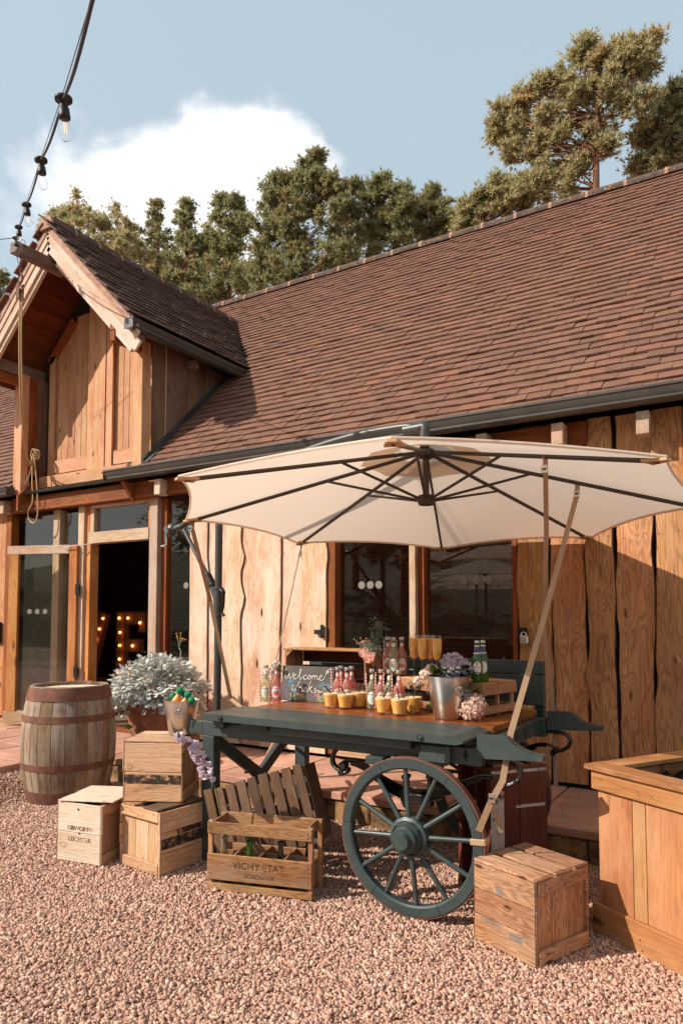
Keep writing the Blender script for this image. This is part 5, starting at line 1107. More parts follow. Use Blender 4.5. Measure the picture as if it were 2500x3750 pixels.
# ------------------------------------------------------------ steel buckets, bottles, glasses
def steel_bucket(label, loc, h, r0, r1, knobang):
    e = thing('steel_bucket', label, 'ice bucket', loc); mb = MB()
    mb.lathe([(.0005, .0), (r0 - .006, 0), (r0, .006), (r1 - .002, h - .006), (r1 + .004, h - .004), (r1 + .005, h), (r1 - .002, h + .001), (r1 - .006, h - .006), (r0 - .004, .012), (.0005, .010)], 48); part('bucket_body', mb, M_steel, e, True)
    for sg in (0, math.pi):
        a = knobang + sg; rr_ = r0 + (r1 - r0) * .76; c_ = Vector((math.cos(a) * rr_, math.sin(a) * rr_, h * .76)); u = Vector((math.cos(a), math.sin(a), 0)); s_ = Vector((-u.y, u.x, 0)); mb = MB(); mb.tube([c_, c_ + u * .012], .006, 8); mb.sphere(c_ + u * .017, .010, 10, 8); part('knob', mb, M_chrome, e, True)
        mb = MB(); mb.tube([c_ + u * .014 + s_ * math.sin(t_) * .022 + Vector((0, 0, -.018 - .024 * math.cos(t_))) + u * (-.004) for t_ in np.linspace(0, 2 * math.pi, 22)], .0028, 6, cap=False); part('ring_handle', mb, M_chrome, e, True)
    return e
bk1 = steel_bucket('shiny steel bucket of orange drink bottles standing on the stacked crate', (-3.10, 3.225, .724), .212, .073, .108, R(-52))
bk2 = steel_bucket('brushed steel bucket holding green beer bottles on the cart table', (-1.505, 3.635, .890), .232, .080, .118, R(-38))
def facecam(p): return math.atan2(-p[1], -p[0])
def curved_label(e, nm, r, zc, hw, hh, mat, a0, oval=True, off=.0008, mbonly=False):
    mb = MB(); n_ = 10; m_ = 8; rows = []
    for j in range(m_ + 1):
        v = -1 + 2 * j / m_; half = hw * (math.sqrt(max(0, 1 - v * v)) if oval else 1)
        rows.append(mb.addv([((r + off) * math.cos(a0 + (half * (-1 + 2 * i / n_)) / r), (r + off) * math.sin(a0 + (half * (-1 + 2 * i / n_)) / r), zc + v * hh) for i in range(n_ + 1)]))
    for j in range(m_):
        for i in range(n_): mb.face([rows[j] + i, rows[j] + i + 1, rows[j + 1] + i + 1, rows[j + 1] + i])
    return part(nm, mb, mat, e, 'all')
def wrap_text(e, s, size, r, zc, a0, mat): lettering(e, s, size, mat, lambda a, b: ((r + .0014) * math.cos(a0 + a / r), (r + .0014) * math.sin(a0 + a / r), zc + b))
def pressed_bottle(label, loc, kind, group, straw=True, sang=0, txt=True):
    e = thing('drink_bottle', label, 'bottle', loc, 0, group); e.scale = (1.2,) * 3; a0 = facecam(loc)
    prof = [(.0005, .001), (.026, .001), (.029, .005), (.0295, .10), (.027, .118), (.017, .135), (.0125, .15), (.0115, .178), (.0125, .186)]
    mb = MB(); mb.lathe(prof, 20); part('glass', mb, G_clear, e, True)
    mb = MB(); mb.lathe([(.0005, .004), (.0255, .004), (.0275, .008), (.028, .10), (.0255, .117), (.0155, .134), (.0112, .148), (.0108, .155), (.0005, .155)], 18); part('drink', mb, G_rose if kind == 'rose' else G_elder, e, True)
    mb = MB(); mb.lathe([(.0005, .201), (.0135, .201), (.0142, .198), (.0142, .188), (.0135, .184), (.0005, .184)], 18); part('cap', mb, M_cap, e, True)
    lb = curved_label(e, 'label', .0295, .058, .024, .034, M_label, a0); curved_label(e, 'neck_label', .0125, .162, .011, .014, M_labelp if kind == 'rose' else M_labelg, a0); curved_label(e, 'neck_badge', .0125, .160, .0075, .008, M_label, a0, off=.0014)
    curved_label(e, 'label_panel', .0295, .052, .018, .012, M_labelp if kind == 'rose' else M_labelg, a0, oval=False, off=.0012)
    if txt: wrap_text(e, 'FENTIMANS', .0085, .0295, .075, a0, M_ink)
    if txt and kind == 'rose': wrap_text(e, 'ROSE', .009, .0298, .057, a0, M_redink); wrap_text(e, 'LEMONADE', .0075, .0298, .048, a0, M_redink)
    return e
def paper_straw(p, tiltx=.0, h=.205, label=None):
    mb = MB(); mb.tube([(0, 0, -h / 2), (0, 0, h / 2)], .0034, 8); o = part('paper_straw', mb, M_rstraw); o.location = (p[0], p[1], p[2] + h / 2); o.rotation_euler = (random.uniform(-.03, .03), tiltx, 0); tag(o, label, 'straw', 'striped paper straws standing among the bottles'); return o
TZ = .8895
def onT(px, py, z=TZ): v = at(px, py, 2, z); return v
GB = 'small pressed drink bottles on the cart table'
def bt(px, y, z, kind, label, **kw): v = at(px, 2500, 1, y); return pressed_bottle(label, (v.x, y, z), kind, GB, **kw)
bt(973, 3.70, TZ, 'elder', 'clear drink bottle at the far left end of the table'); bt(1011, 3.73, TZ, 'rose', 'pink lemonade bottle left of the slate sign')
sl_y = 3.86
for (px, y, kd, lb) in ((1236, 3.80, 'rose', 'pink bottle right of the slate sign, front left of its cluster'), (1249, 3.89, 'rose', 'pink bottle right of the slate sign, back left of its cluster'), (1270, 3.80, 'rose', 'pink bottle right of the slate sign, front right of its cluster'), (1287, 3.90, 'rose', 'pink bottle right of the slate sign, back right of its cluster')): bt(px, y, TZ, kd, lb)
for (px, kd, lb) in ((1362, 'elder', 'pale bottle in the row behind the juice tumblers, leftmost'), (1395, 'rose', 'pink bottle second from left in the row behind the tumblers'), (1425, 'elder', 'pale bottle third from left in the row behind the tumblers'), (1460, 'rose', 'pink bottle rightmost in the row behind the tumblers')): bt(px, 3.755, TZ, kd, lb)
# low slatted crate carrying glasses and bottles at the back right of the table
sc = thing('slatted_crate', 'low slatted fruit crate upside down on the back right of the cart table', 'crate', corner((-1.945, 3.89), R(-13.6), .62, .35, TZ), R(-13.6)); SW, SD, SH = .62, .35, .178
for sy in (-1, 1):
    for z, h in ((.148, .058), (.035, .042)): plank('side_slat', sc, (0, sy * (SD / 2 - .006), z), (SW, .012, h), 'x', W_tan2, .002)
for sx_ in (-1, 1):
    for z, h in ((.148, .058), (.035, .042)): plank('end_slat', sc, (sx_ * (SW / 2 - .006), 0, z), (.012, SD - .026, h), 'y', W_tan2, .002)
    for sy in (-1, 1): plank('corner_post', sc, (sx_ * (SW / 2 - .024), sy * (SD / 2 - .024), SH / 2), (.022, .022, SH - .004), 'z', W_tan2, .002)
plank('mid_post', sc, (SW / 2 - .024, 0, SH / 2), (.022, .022, SH - .004), 'z', W_tan2, .002)
for k in range(5): plank('top_slat', sc, (0, -SD / 2 + .034 + k * .0705, SH + .004), (SW, .06, .01), 'x', W_tan2, .002)
face_text(sc, 'FARMING', .05, SW, SD, SH, -.12, .15, S_dark, flip=True)
CZ = TZ + SH + .0092
GC = 'small pressed drink bottles on the low slatted crate'
for (px, y, kd, lb) in ((1420, 4.02, 'rose', 'pink bottle at the left of three on the low crate'), (1440, 3.96, 'elder', 'pale bottle at the front of three on the low crate'), (1471, 4.03, 'rose', 'pink bottle at the right of three on the low crate')):
    v = at(px, 2420, 1, y); pressed_bottle(lb, (v.x, y, CZ), kd, GC)
for i, (px, y, z) in enumerate(((951, 3.69, TZ), (991, 3.70, TZ), (1214, 3.80, TZ), (1228, 3.92, TZ), (1249, 3.77, TZ), (1265, 3.93, TZ), (1342, 3.75, TZ), (1374, 3.74, TZ), (1404, 3.74, TZ), (1436, 3.74, TZ), (1407, 4.0, CZ), (1433, 4.05, CZ), (1452, 3.99, CZ))):
    v = at(px, 2500, 1, y); w_lab = ['left of the clear bottle at the table end', 'between the clear and pink bottles at the table end', 'against the right edge of the slate sign', 'behind the leftmost pink bottle by the slate', 'between the two front pink bottles by the slate', 'behind the right pink bottles by the slate', 'left of the bottle row behind the tumblers', 'between first and second bottles of the row behind the tumblers', 'between second and third bottles of the row behind the tumblers', 'between third and last bottles of the row behind the tumblers', 'left of the three bottles on the low crate', 'behind the three bottles on the low crate', 'between the pale and right bottles on the low crate'][i]
    paper_straw((v.x, y, z + .001), random.uniform(-.06, .04), .222, 'red and white striped straw ' + w_lab)
# tumblers of juice
def tumbler(label, loc, fill=.075):
    e = thing('juice_tumbler', label, 'glass', loc, random.uniform(0, 1), 'tumblers of orange juice on the cart table'); e.scale = (1.32, 1.32, 1.15); n_ = 10
    mb = MB(); mb.lathe([(.0005, .001), (.028, .001), (.031, .004), (.033, .03), (.039, .062), (.041, .100), (.0395, .100), (.0375, .062), (.031, .03), (.029, .012), (.0005, .010)], 20); part('glass', mb, G_tumb, e, True)
    mb = MB(); mb.lathe([(.0005, .0105), (.0285, .0105), (.0305, .03), (.0368, .062), (.038, fill), (.0005, fill)], 20); part('juice', mb, M_juice, e, True)
    mb = MB(); mb.lathe([(.0005, fill + .0085), (.0375, fill + .0085), (.0381, fill + .001), (.0005, fill + .001)], 20); part('foam', mb, M_foam, e, True)
    a = random.choice((1, -1)) * random.uniform(.1, .6); d = Vector((math.sin(a), random.uniform(-.1, .1), math.cos(a))); p = Vector((0, 0, fill + .005)); mb = MB(); mb.tube([p - d * .01, p + d * .055 + Vector((0, 0, 0))], .0032, 8); part('straw', mb, M_straw, e, True)
for (px, py, lb) in ((1212, 2592, 'leftmost tumbler of orange juice below the slate sign'), (1264, 2596, 'second tumbler of orange juice from the left'), (1314, 2591, 'third tumbler of orange juice from the left'), (1404, 2614, 'first tumbler of the group left of the beer bucket'), (1462, 2620, 'middle front tumbler left of the beer bucket'), (1514, 2611, 'tumbler of juice standing right beside the beer bucket'), (1330, 2578, 'juice tumbler half hidden behind the third one'), (1440, 2590, 'juice tumbler hidden behind the group left of the beer bucket')):
    v = onT(px, py); tumbler(lb, (v.x, v.y, TZ), random.uniform(.064, .072))
def flute(label, loc):
    e = thing('champagne_flute', label, 'glass', loc, 0, 'flutes of orange cocktail on the low crate'); e.scale = (1.28, 1.28, 1.2)
    mb = MB(); mb.lathe([(.0005, .002), (.030, .001), (.031, .002), (.006, .006), (.0032, .02), (.0032, .075), (.012, .09), (.022, .115), (.0255, .15), (.0235, .215), (.0228, .215), (.0245, .15), (.021, .116), (.0005, .088)], 20); part('glass', mb, G_tumb, e, True)
    mb = MB(); mb.lathe([(.0005, .0905), (.011, .0925), (.0205, .117), (.024, .15), (.0232, .198), (.0005, .198)], 18); part('cocktail', mb, M_juice, e, True)
for (px, y, lb) in ((1515, 4.0, 'champagne flute at the left of the flute cluster'), (1546, 3.945, 'champagne flute at the front of the flute cluster'), (1577, 4.0, 'champagne flute third in the flute cluster'), (1599, 3.95, 'champagne flute at the right of the flute cluster'), (1560, 4.04, 'champagne flute at the back of the flute cluster')):
    v = at(px, 2400, 1, y); flute(lb, (v.x, y, CZ))
def beer(label, loc, rot=(0, 0, 0), txt=False, group='green beer bottles around the steel bucket'):
    e = thing('beer_bottle', label, 'bottle', loc, 0, group, rot); a0 = facecam(loc) - rot[2]
    mb = MB(); mb.lathe([(.0005, .001), (.028, .001), (.0305, .006), (.0305, .12), (.029, .135), (.018, .165), (.0145, .18), (.0125, .215), (.0135, .222), (.0125, .226)], 22); part('glass', mb, G_green, e, True)
    mb = MB(); mb.lathe([(.0005, .237), (.011, .237), (.0135, .233), (.0148, .226), (.0148, .223)], 21); part('crown_cap', mb, M_cap, e, True)
    mb = MB(); mb.lathe([(.0185, .166), (.0155, .18), (.0137, .207)], 22); part('neck_foil', mb, M_blue, e, True); 
    for pr_ in ([(.0192, .162), (.0187, .168)], [(.0144, .203), (.014, .209)]): mb = MB(); mb.lathe(pr_, 22); part('foil_band', mb, M_label, e, True)
    curved_label(e, 'label', .0305, .085, .024, .036, M_label, a0)
    if txt: curved_label(e, 'label_crest', .0305, .108, .009, .009, M_goldink, a0, off=.0013); wrap_text(e, 'PERONI', .0135, .0305, .088, a0, M_redink); wrap_text(e, 'NASTRO AZZURRO', .0048, .0305, .076, a0, M_ink); curved_label(e, 'label_swoosh', .0305, .060, .014, .004, M_blue, a0, off=.0013)
    return e
v = at(1746, 2400, 1, 3.80); beer('green beer bottle standing in front on the low crate, label facing out', (v.x, 3.80, CZ), txt=True); v = at(1768, 2400, 1, 3.87); beer('green beer bottle standing just behind the other on the low crate', (v.x, 3.87, CZ))
bz = .905; b0 = Vector((-1.505, 3.635, bz))
for (dx, dy, rx_, ry_, lb) in ((-.03, -.01, .1, .42, 'beer bottle leaning right in the steel bucket, front left'), (.02, -.03, -.05, .22, 'beer bottle in the steel bucket with its cap highest'), (.045, .03, -.1, .15, 'beer bottle at the back right of the steel bucket'), (-.06, .03, -.15, .25, 'beer bottle sunk at the left rear of the steel bucket')):
    beer(lb, (b0.x + dx - .04, b0.y + dy, bz + .035), (rx_, ry_, 0))
mb = MB()
for i in range(60):
    a = random.uniform(0, 6.28); r_ = random.uniform(0, .09); mb.box((-1.505 + r_ * math.cos(a), 3.635 + r_ * math.sin(a), 1.085 + random.uniform(0, .02)), (.02, .02, .02), .004, Euler((random.random() * 3, random.random() * 3, 0)).to_matrix())
ice = part('ice', mb, G_clear); tag(ice, 'ice cubes around the beer bottles in the steel bucket', 'ice'); ice['kind'] = 'stuff'
# orange bottles with green pompoms in the left bucket
def juicelet(label, loc, rot):
    e = thing('orange_drink_bottle', label, 'bottle', loc, 0, 'orange drink bottles in the left steel bucket', rot)
    mb = MB(); mb.lathe([(.0005, 0), (.027, 0), (.030, .01), (.030, .085), (.028, .11), (.016, .135), (.013, .15)], 18); part('bottle', mb, M_orj, e, True)
    mb = MB(); mb.lathe([(.0285, .112), (.0165, .137), (.0135, .152)], 18); part('bottle_shoulder', mb, M_orj, e, True)
    mb = MB(); mb.lathe([(.0005, .166), (.015, .166), (.015, .145)], 16); part('cap', mb, M_gcap, e, True)
    mb = MB(); mb.sphere((0, 0, .17), .0225, 14, 10); mb.v = [(x + random.uniform(-.001, .001), y + random.uniform(-.001, .001), z) for x, y, z in mb.v]; part('green_topper', mb, M_pom, e)
    mb = MB(); mb.lathe([(.0303, .035), (.0303, .085)], 20); part('label', mb, M_labelp2, e, True)
M_labelp2, t, p = newmat('printed_label'); n = t.noise(t.obj(), 70, 3); P(p, col=t.mix(t.ramp(n, .45, .5), t.mix(t.ramp(t.noise(t.obj(), 45, 2), .5, .55), lin('#e6dcc8'), lin('#d8622c')), lin('#5a8a50')), rough=.5)
for (dx, dy, rx_, ry_, dz, lb) in ((-.03, -.03, -.12, .28, .0, 'orange drink bottle leaning across the left bucket, tallest topper'), (.025, -.035, -.12, .38, -.015, 'orange drink bottle leaning right at the front of the left bucket'), (.05, .0, .1, .42, -.045, 'orange drink bottle low at the right rim of the left bucket'), (-.06, .02, -.05, -.1, -.05, 'orange drink bottle low at the left rim of the left bucket'), (-.01, .045, .1, .2, -.03, 'orange drink bottle at the back of the left bucket')):
    juicelet(lb, (-3.10 + dx - .02, 3.225 + dy, .83 + dz), (rx_, ry_, 0))
# slate sign with chalk writing
v0 = onT(1030, 2571); v1 = onT(1204, 2575); sx0 = at(1030, 2550, 1, sl_y).x; sx1 = at(1211, 2550, 1, sl_y).x; slw = (sx1 - sx0); slh = .232
sg_ = thing('slate_sign', 'grey slate chalked with a welcome drinks greeting and flowers', 'sign', ((sx0 + sx1) / 2, sl_y, TZ), R(4), rot=(R(-9), 0, R(4)))
mb = MB(); mb.box((0, .004, slh / 2), (slw, .008, slh), .0015); part('slate', mb, M_slate, sg_)
def chalk(strokes, mat, nm, r=.0021, par=None):
    mb = MB()
    for s_ in strokes: mb.tube([Vector(((x / 566 - .5) * slw, -.0022, (1 - y / 400) * slh)) for x, y, z in catmull([(a, b, 0) for a, b in s_], 5)], r, 5, flat=(1, 1))
    return part(nm, mb, mat, sg_)
# strokes are laid out in the slate's own 566 x 400 grid
W1 = [[(22, 42), (14, 55), (26, 66), (44, 50), (34, 34), (30, 60), (36, 110), (44, 145), (58, 150), (76, 110), (84, 90), (84, 120), (92, 150), (108, 140), (124, 100), (128, 78)], [(128, 132), (152, 118), (150, 100), (136, 104), (130, 130), (142, 152), (166, 148), (190, 110), (212, 60), (210, 38), (198, 44), (196, 100), (206, 150), (224, 146), (240, 120)],
      [(272, 112), (258, 104), (244, 124), (250, 152), (274, 146), (290, 128)], [(306, 104), (292, 124), (302, 150), (320, 138), (318, 112), (304, 104), (332, 122)], [(340, 102), (340, 150)], [(340, 122), (358, 102), (366, 122), (366, 150)], [(366, 122), (384, 104), (392, 124), (396, 148), (412, 142)],
      [(414, 132), (438, 118), (436, 102), (420, 106), (416, 132), (428, 154), (456, 148), (474, 120), (492, 70), (506, 36), (540, 24)], [(500, 46), (486, 60), (500, 74), (512, 58), (500, 46)]]
W2 = [[(146, 232), (126, 240), (122, 268), (142, 282), (166, 262), (188, 216), (208, 172)], [(166, 262), (168, 286), (186, 280)], [(196, 238), (204, 250), (196, 288)], [(203, 254), (222, 240), (232, 248)], [(242, 244), (238, 284), (250, 288)], [(246, 224), (248, 228)], [(262, 244), (260, 290)], [(262, 258), (282, 242), (290, 256), (288, 290)], [(330, 166), (316, 220), (306, 300)], [(312, 262), (346, 226), (336, 244), (322, 258), (342, 284), (352, 300)], [(392, 244), (376, 250), (374, 264), (394, 276), (392, 292), (372, 300), (366, 288)], [(402, 262), (440, 288), (480, 260), (500, 200)]]
chalk(W1, M_white, 'chalk_word'); chalk(W2, M_white, 'chalk_word')
CH = {'b': flat('blue_chalk', '#5f9fb4', .95), 'g': flat('green_chalk', '#9fae88', .95), 'p': flat('coral_chalk', '#c98f7e', .95), 'v': flat('violet_chalk', '#7f6c88', .95)}
for k_, spots in dict(b=((105, 190, 38), (455, 215, 42), (530, 215, 30), (160, 280, 30)), g=((130, 350, 40), (190, 360, 40), (470, 340, 46), (430, 365, 34), (250, 345, 24)), p=((215, 320, 30), (405, 310, 28)), v=((45, 230, 26), (55, 280, 26), (60, 330, 24), (90, 365, 24), (365, 360, 22))).items():
    mb = MB()
    for (x, y, r_) in spots:
        for i in range(26):
            a = random.uniform(0, 6.28); rr_ = r_ * math.sqrt(random.random()); X_ = ((x + rr_ * math.cos(a)) / 566 - .5) * slw; Z_ = (1 - (y + rr_ * math.sin(a)) / 400) * slh
            if abs(X_) < slw / 2 - .004 and .004 < Z_ < slh - .004: mb.lathe([(.0003, 0), (.0035, 0), (.0035, -.0006)], 6, (X_, -.0004, Z_), M=rotM('X', R(90)))
    part('chalk_flowers', mb, CH[k_], sg_, kind='stuff')
# open crate lying on its side behind the sign
cy0, cy1 = 3.935, 4.15; xa = at(1035, 2400, 1, cy0).x; xb = at(1345, 2400, 1, cy0).x; oc = thing('open_crate', 'open wooden crate on its side behind the slate sign', 'crate', ((xa + xb) / 2, (cy0 + cy1) / 2, TZ)); ow = xb - xa; od = cy1 - cy0; oh = .345
plank('long_board', oc, (0, 0, oh - .008), (ow, od, .014), 'x', W_orange, .003); plank('long_board', oc, (0, 0, .008), (ow, od, .014), 'x', W_orange, .003)
for sx_ in (-1, 1):
    for k in range(2): plank('end_board', oc, (sx_ * (ow / 2 - .02), -od / 4 + k * od / 2, oh / 2), (.012, od / 2 - .004, oh - .032), 'z', W_orange, .002)
    for z in (1, -1):
        mb = MB(); zc_ = oh - .0155 if z > 0 else .0155; mb.prism([(sx_ * (ow / 2 - .027), -od / 2 + .004, zc_), (sx_ * (ow / 2 - .075), -od / 2 + .004, zc_), (sx_ * (ow / 2 - .027), -od / 2 + .004, zc_ - z * .048)], (0, .02, 0)); part('corner_block', mb, W_orange, oc)
for z, h in ((.065, .09), (.175, .09), (.285, .085)): plank('back_slat', oc, (0, od / 2 - .006, z), (ow - .06, .010, h), 'x', W_red, .002)

# ------------------------------------------------------------ flowers
def petals(mb, c, n, R_, pr, seed=0, curl=.3):
    """ball of four petalled florets"""
    for i in range(n):
        z = 1 - 2 * (i + .5) / n; a = i * 2.39996; d = Vector((math.sqrt(1 - z * z) * math.cos(a), math.sqrt(1 - z * z) * math.sin(a), z)); p = Vector(c) + d * R_ * random.uniform(.82, 1.08); u = d.cross(Vector((.3, .2, 1))).normalized(); v = d.cross(u)
        for k in range(4):
            an = k * math.pi / 2 + random.uniform(-.25, .25) + i; w_ = (u * math.cos(an) + v * math.sin(an)); s_ = d.cross(w_); L = pr * random.uniform(.8, 1.15); b = d * curl * L
            k0 = mb.addv([p, p + w_ * L * .45 + s_ * L * .42 + b * .5, p + w_ * L * .95 + s_ * L * .3 + b, p + w_ * L * 1.08 + b * 1.3, p + w_ * L * .95 - s_ * L * .3 + b, p + w_ * L * .45 - s_ * L * .42 + b * .5]); mb.face([k0, k0 + 1, k0 + 2, k0 + 3, k0 + 4, k0 + 5])
def leafblade(mb, b, d, L, wd, up=Vector((0, 0, 1))):
    d = Vector(d).normalized(); s_ = d.cross(up).normalized(); n_ = s_.cross(d); b = Vector(b)
    k = mb.addv([b, b + d * L * .35 + s_ * wd, b + d * L * .75 + s_ * wd * .7 - n_ * L * .05, b + d * L - n_ * L * .15, b + d * L * .75 - s_ * wd * .7 - n_ * L * .05, b + d * L * .35 - s_ * wd, b + d * L * .5 + n_ * wd * -.3]); mb.face([k, k + 1, k + 6]); mb.face([k + 1, k + 2, k + 6]); mb.face([k + 2, k + 3, k + 6]); mb.face([k + 3, k + 4, k + 6]); mb.face([k + 4, k + 5, k + 6]); mb.face([k + 5, k, k + 6])
hy1 = thing('hydrangea', 'blush pink hydrangea head lying on the table right of the beer bucket', 'flower', (at(1735, 2590, 1, 3.62).x, 3.62, TZ)); mb = MB(); petals(mb, (0, 0, .072), 46, .056, .026); petals(mb, (-.03, -.01, .05), 24, .04, .024); petals(mb, (.015, .0, .10), 20, .035, .024); part('florets', mb, M_blush, hy1)
mb = MB(); petals(mb, (-.045, .02, .125), 14, .025, .02); part('mauve_florets', mb, M_lilac, hy1)
mb = MB(); [leafblade(mb, (-.01, .03, .15), (random.uniform(-.5, 1), -.3, random.uniform(-.1, .5)), .07, .02) for _ in range(5)]; part('leaves', mb, M_green, hy1)
hy2 = thing('hydrangea', 'dusty mauve hydrangea head rising behind the beer bucket', 'flower', (at(1660, 2420, 1, 3.76).x, 3.76, 1.08)); mb = MB(); petals(mb, (0, 0, .09), 60, .062, .028); petals(mb, (.06, 0, .08), 26, .04, .026); part('florets', mb, M_mauve, hy2)
mb = MB(); [leafblade(mb, (.04, .0, .05), (random.uniform(.2, 1), random.uniform(-.5, .2), random.uniform(-.5, .5)), .10, .03) for _ in range(8)]; part('leaves', mb, M_dkgreen, hy2); mb = MB(); mb.tube([(0, 0, .08), (.02, .01, -.01), (.03, .02, -.19)], .004, 6); part('stem', mb, M_stem, hy2)
hy3 = thing('cream_flowers', 'cluster of small cream flowers spilling over the left rim of the beer bucket', 'flower', (at(1580, 2460, 1, 3.72).x, 3.72, 1.09)); mb = MB(); petals(mb, (0, 0, .045), 40, .035, .018); petals(mb, (-.045, 0, .025), 26, .025, .014); petals(mb, (-.075, -.03, -.01), 18, .02, .014); part('florets', mb, M_cream, hy3)
mb = MB(); [leafblade(mb, (.03, -.03, .03), (random.uniform(-.2, 1), random.uniform(-1, 0), random.uniform(.2, .8)), .08, .024) for _ in range(5)]; part('leaves', mb, M_green, hy3); mb = MB(); mb.tube([(0, 0, .03), (.01, .005, -.19)], .004, 6); part('stem', mb, M_stem, hy3)
hy4 = thing('cream_flowers', 'cream roses behind the two bottles at the left table end', 'flower', (at(1000, 2450, 1, 3.86).x, 3.86, TZ)); mb = MB(); petals(mb, (.0, 0, .20), 36, .032, .022); petals(mb, (-.055, 0, .165), 28, .028, .02); petals(mb, (.01, -.01, .14), 30, .028, .02); petals(mb, (.025, 0, .235), 20, .022, .018); part('florets', mb, M_cream, hy4); mb = MB(); mb.tube([(0, 0, .2), (.0, 0, 0)], .004, 6); mb.tube([(-.05, 0, .17), (-.01, 0, .0)], .003, 6); part('stem', mb, M_stem, hy4); mb = MB(); [leafblade(mb, (.03, .0, .18), (random.uniform(.2, 1), 0, random.uniform(-.4, .9)), .07, .018) for _ in range(5)]; part('leaves', mb, M_green, hy4)
# dark bottle vase with roses, berries and grey green sprigs
vx = at(1368, 2450, 1, 3.88).x; va = thing('bottle_vase', 'dark glass bottle used as a vase beside the open crate', 'vase', (vx, 3.885, TZ)); mb = MB(); mb.lathe([(.0005, .001), (.034, .001), (.037, .006), (.037, .12), (.03, .15), (.015, .19), (.013, .24), (.0145, .25)], 22); part('glass', mb, G_dark, va, True)
bq = thing('bouquet', 'pink roses with brown berries and grey green sprigs in the dark bottle', 'flowers', (vx, 3.885, TZ + .25)); 
def rose(mb, c, r_):
    for lay in range(5):
        rr_ = r_ * (1 - lay * .17); nn = 7 - lay
        for k in range(nn):
            a = 2 * math.pi * k / nn + lay * .7; u = Vector((math.cos(a), math.sin(a) , 0)); s_ = Vector((-u.y, u.x, 0)); C_ = Vector(c); z = Vector((0, 0, 1))
            tilt_ = Matrix.Rotation(R(60), 3, 'X'); pts_ = [Vector((0, 0, -r_ * .5)), u * rr_ * .8 - s_ * rr_ * .5 - z * r_ * .1, u * rr_ - s_ * rr_ * .45 + z * r_ * (.25 + .08 * lay), u * rr_ * 1.05 + z * r_ * (.38 + .08 * lay), u * rr_ + s_ * rr_ * .45 + z * r_ * (.25 + .08 * lay), u * rr_ * .8 + s_ * rr_ * .5 - z * r_ * .1]
            k0 = mb.addv([C_ + tilt_ @ q_ for q_ in pts_]); mb.face([k0 + i for i in range(6)])
mb = MB(); rose(mb, (-.01, -.035, .05), .038); rose(mb, (-.062, -.01, .08), .034); part('rose_petals', mb, M_pink, bq)
mb = MB(); ms_ = MB()
for i in range(34):
    p_ = Vector((-.055 + random.gauss(0, .028), random.gauss(0, .015), .145 + random.gauss(0, .018))); mb.sphere(p_, .0055, 7, 5); ms_.tube([(-.01, 0, .02), (-.035, 0, .09), p_], .001, 4)
part('berries', mb, M_berry, bq)
mb = MB()
for i in range(800):
    t_ = random.random(); c_ = Vector((.0, 0, .08)).lerp(Vector((.04, 0, .27)), t_) + Vector((random.gauss(0, .026), random.gauss(0, .02), random.gauss(0, .022))); leafblade(mb, c_, (random.gauss(0, 1), random.gauss(0, 1), random.gauss(.3, 1)), .016, .004)
for _ in range(5): leafblade(mb, (.03, -.01, .06), (1, -.2, random.uniform(-.5, .6)), .035, .014)
part('sprigs', mb, M_eucal, bq, kind='stuff'); ms_.tube([(0, 0, -.05), (.0, 0, .03), (.03, 0, .22)], .002, 5); ms_.tube([(0, 0, -.05), (-.005, -.02, .04)], .003, 5); part('stems', ms_, M_stem, bq)
# bottles in the divided crate and the tall bellflower
bcM = bc.matrix_basis
def crate_bottle(x, y, mat, label, sq=1.0, h=.235):
    p_ = bcM @ Vector((x, y, .02)); e = thing('empty_bottle', label, 'bottle', p_, 0, 'empty bottles in the divided crate'); mb = MB(); mb.lathe([(.0005, 0), (.036 * sq, 0), (.040 * sq, .008), (.041 * sq, .07), (.037 * sq, .10), (.020, .15), (.014, .19), (.0135, h - .02), (.017, h - .016), (.017, h)], 24); part('glass', mb, mat, e, True)
    mb = MB(); mb.lathe([(.0175, h - .012), (.019, h - .008), (.0175, h - .003)], 16); part('rim', mb, mat, e, True); return p_
pb = crate_bottle(-.215, -.045, G_pale, 'pale clear bottle holding the bellflower stem, leftmost in the divided crate', 1, .25); crate_bottle(-.075, -.045, G_green, 'squat green bottle second from left in the divided crate', 1.05); crate_bottle(.10, -.04, G_dark, 'dark olive bottle third in the divided crate', .85, .245); crate_bottle(.225, .045, G_dark, 'dark brown bottle at the right end of the divided crate', .8, .235)
fl = thing('bellflower_stem', 'tall arching stem of pale lilac bell flowers standing in the pale bottle', 'flower', (pb.x, pb.y, pb.z))
pth = [Vector((0, 0, .03)), Vector((.0, 0, .2)), at(808, 2990, 1, 2.99) - pb, at(790, 2890, 1, 2.97) - pb, at(765, 2840, 1, 2.93) - pb, at(735, 2770, 1, 2.86) - pb, at(700, 2715, 1, 2.80) - pb, at(665, 2700, 1, 2.75) - pb, at(650, 2676, 1, 2.73) - pb]
cv = catmull(pth, 6); mb = MB(); mb.tube(cv, [.004 * (1 - .6 * i / len(cv)) for i in range(len(cv))], 6); part('stem', mb, M_green, fl)
mb = MB(); gm = MB()
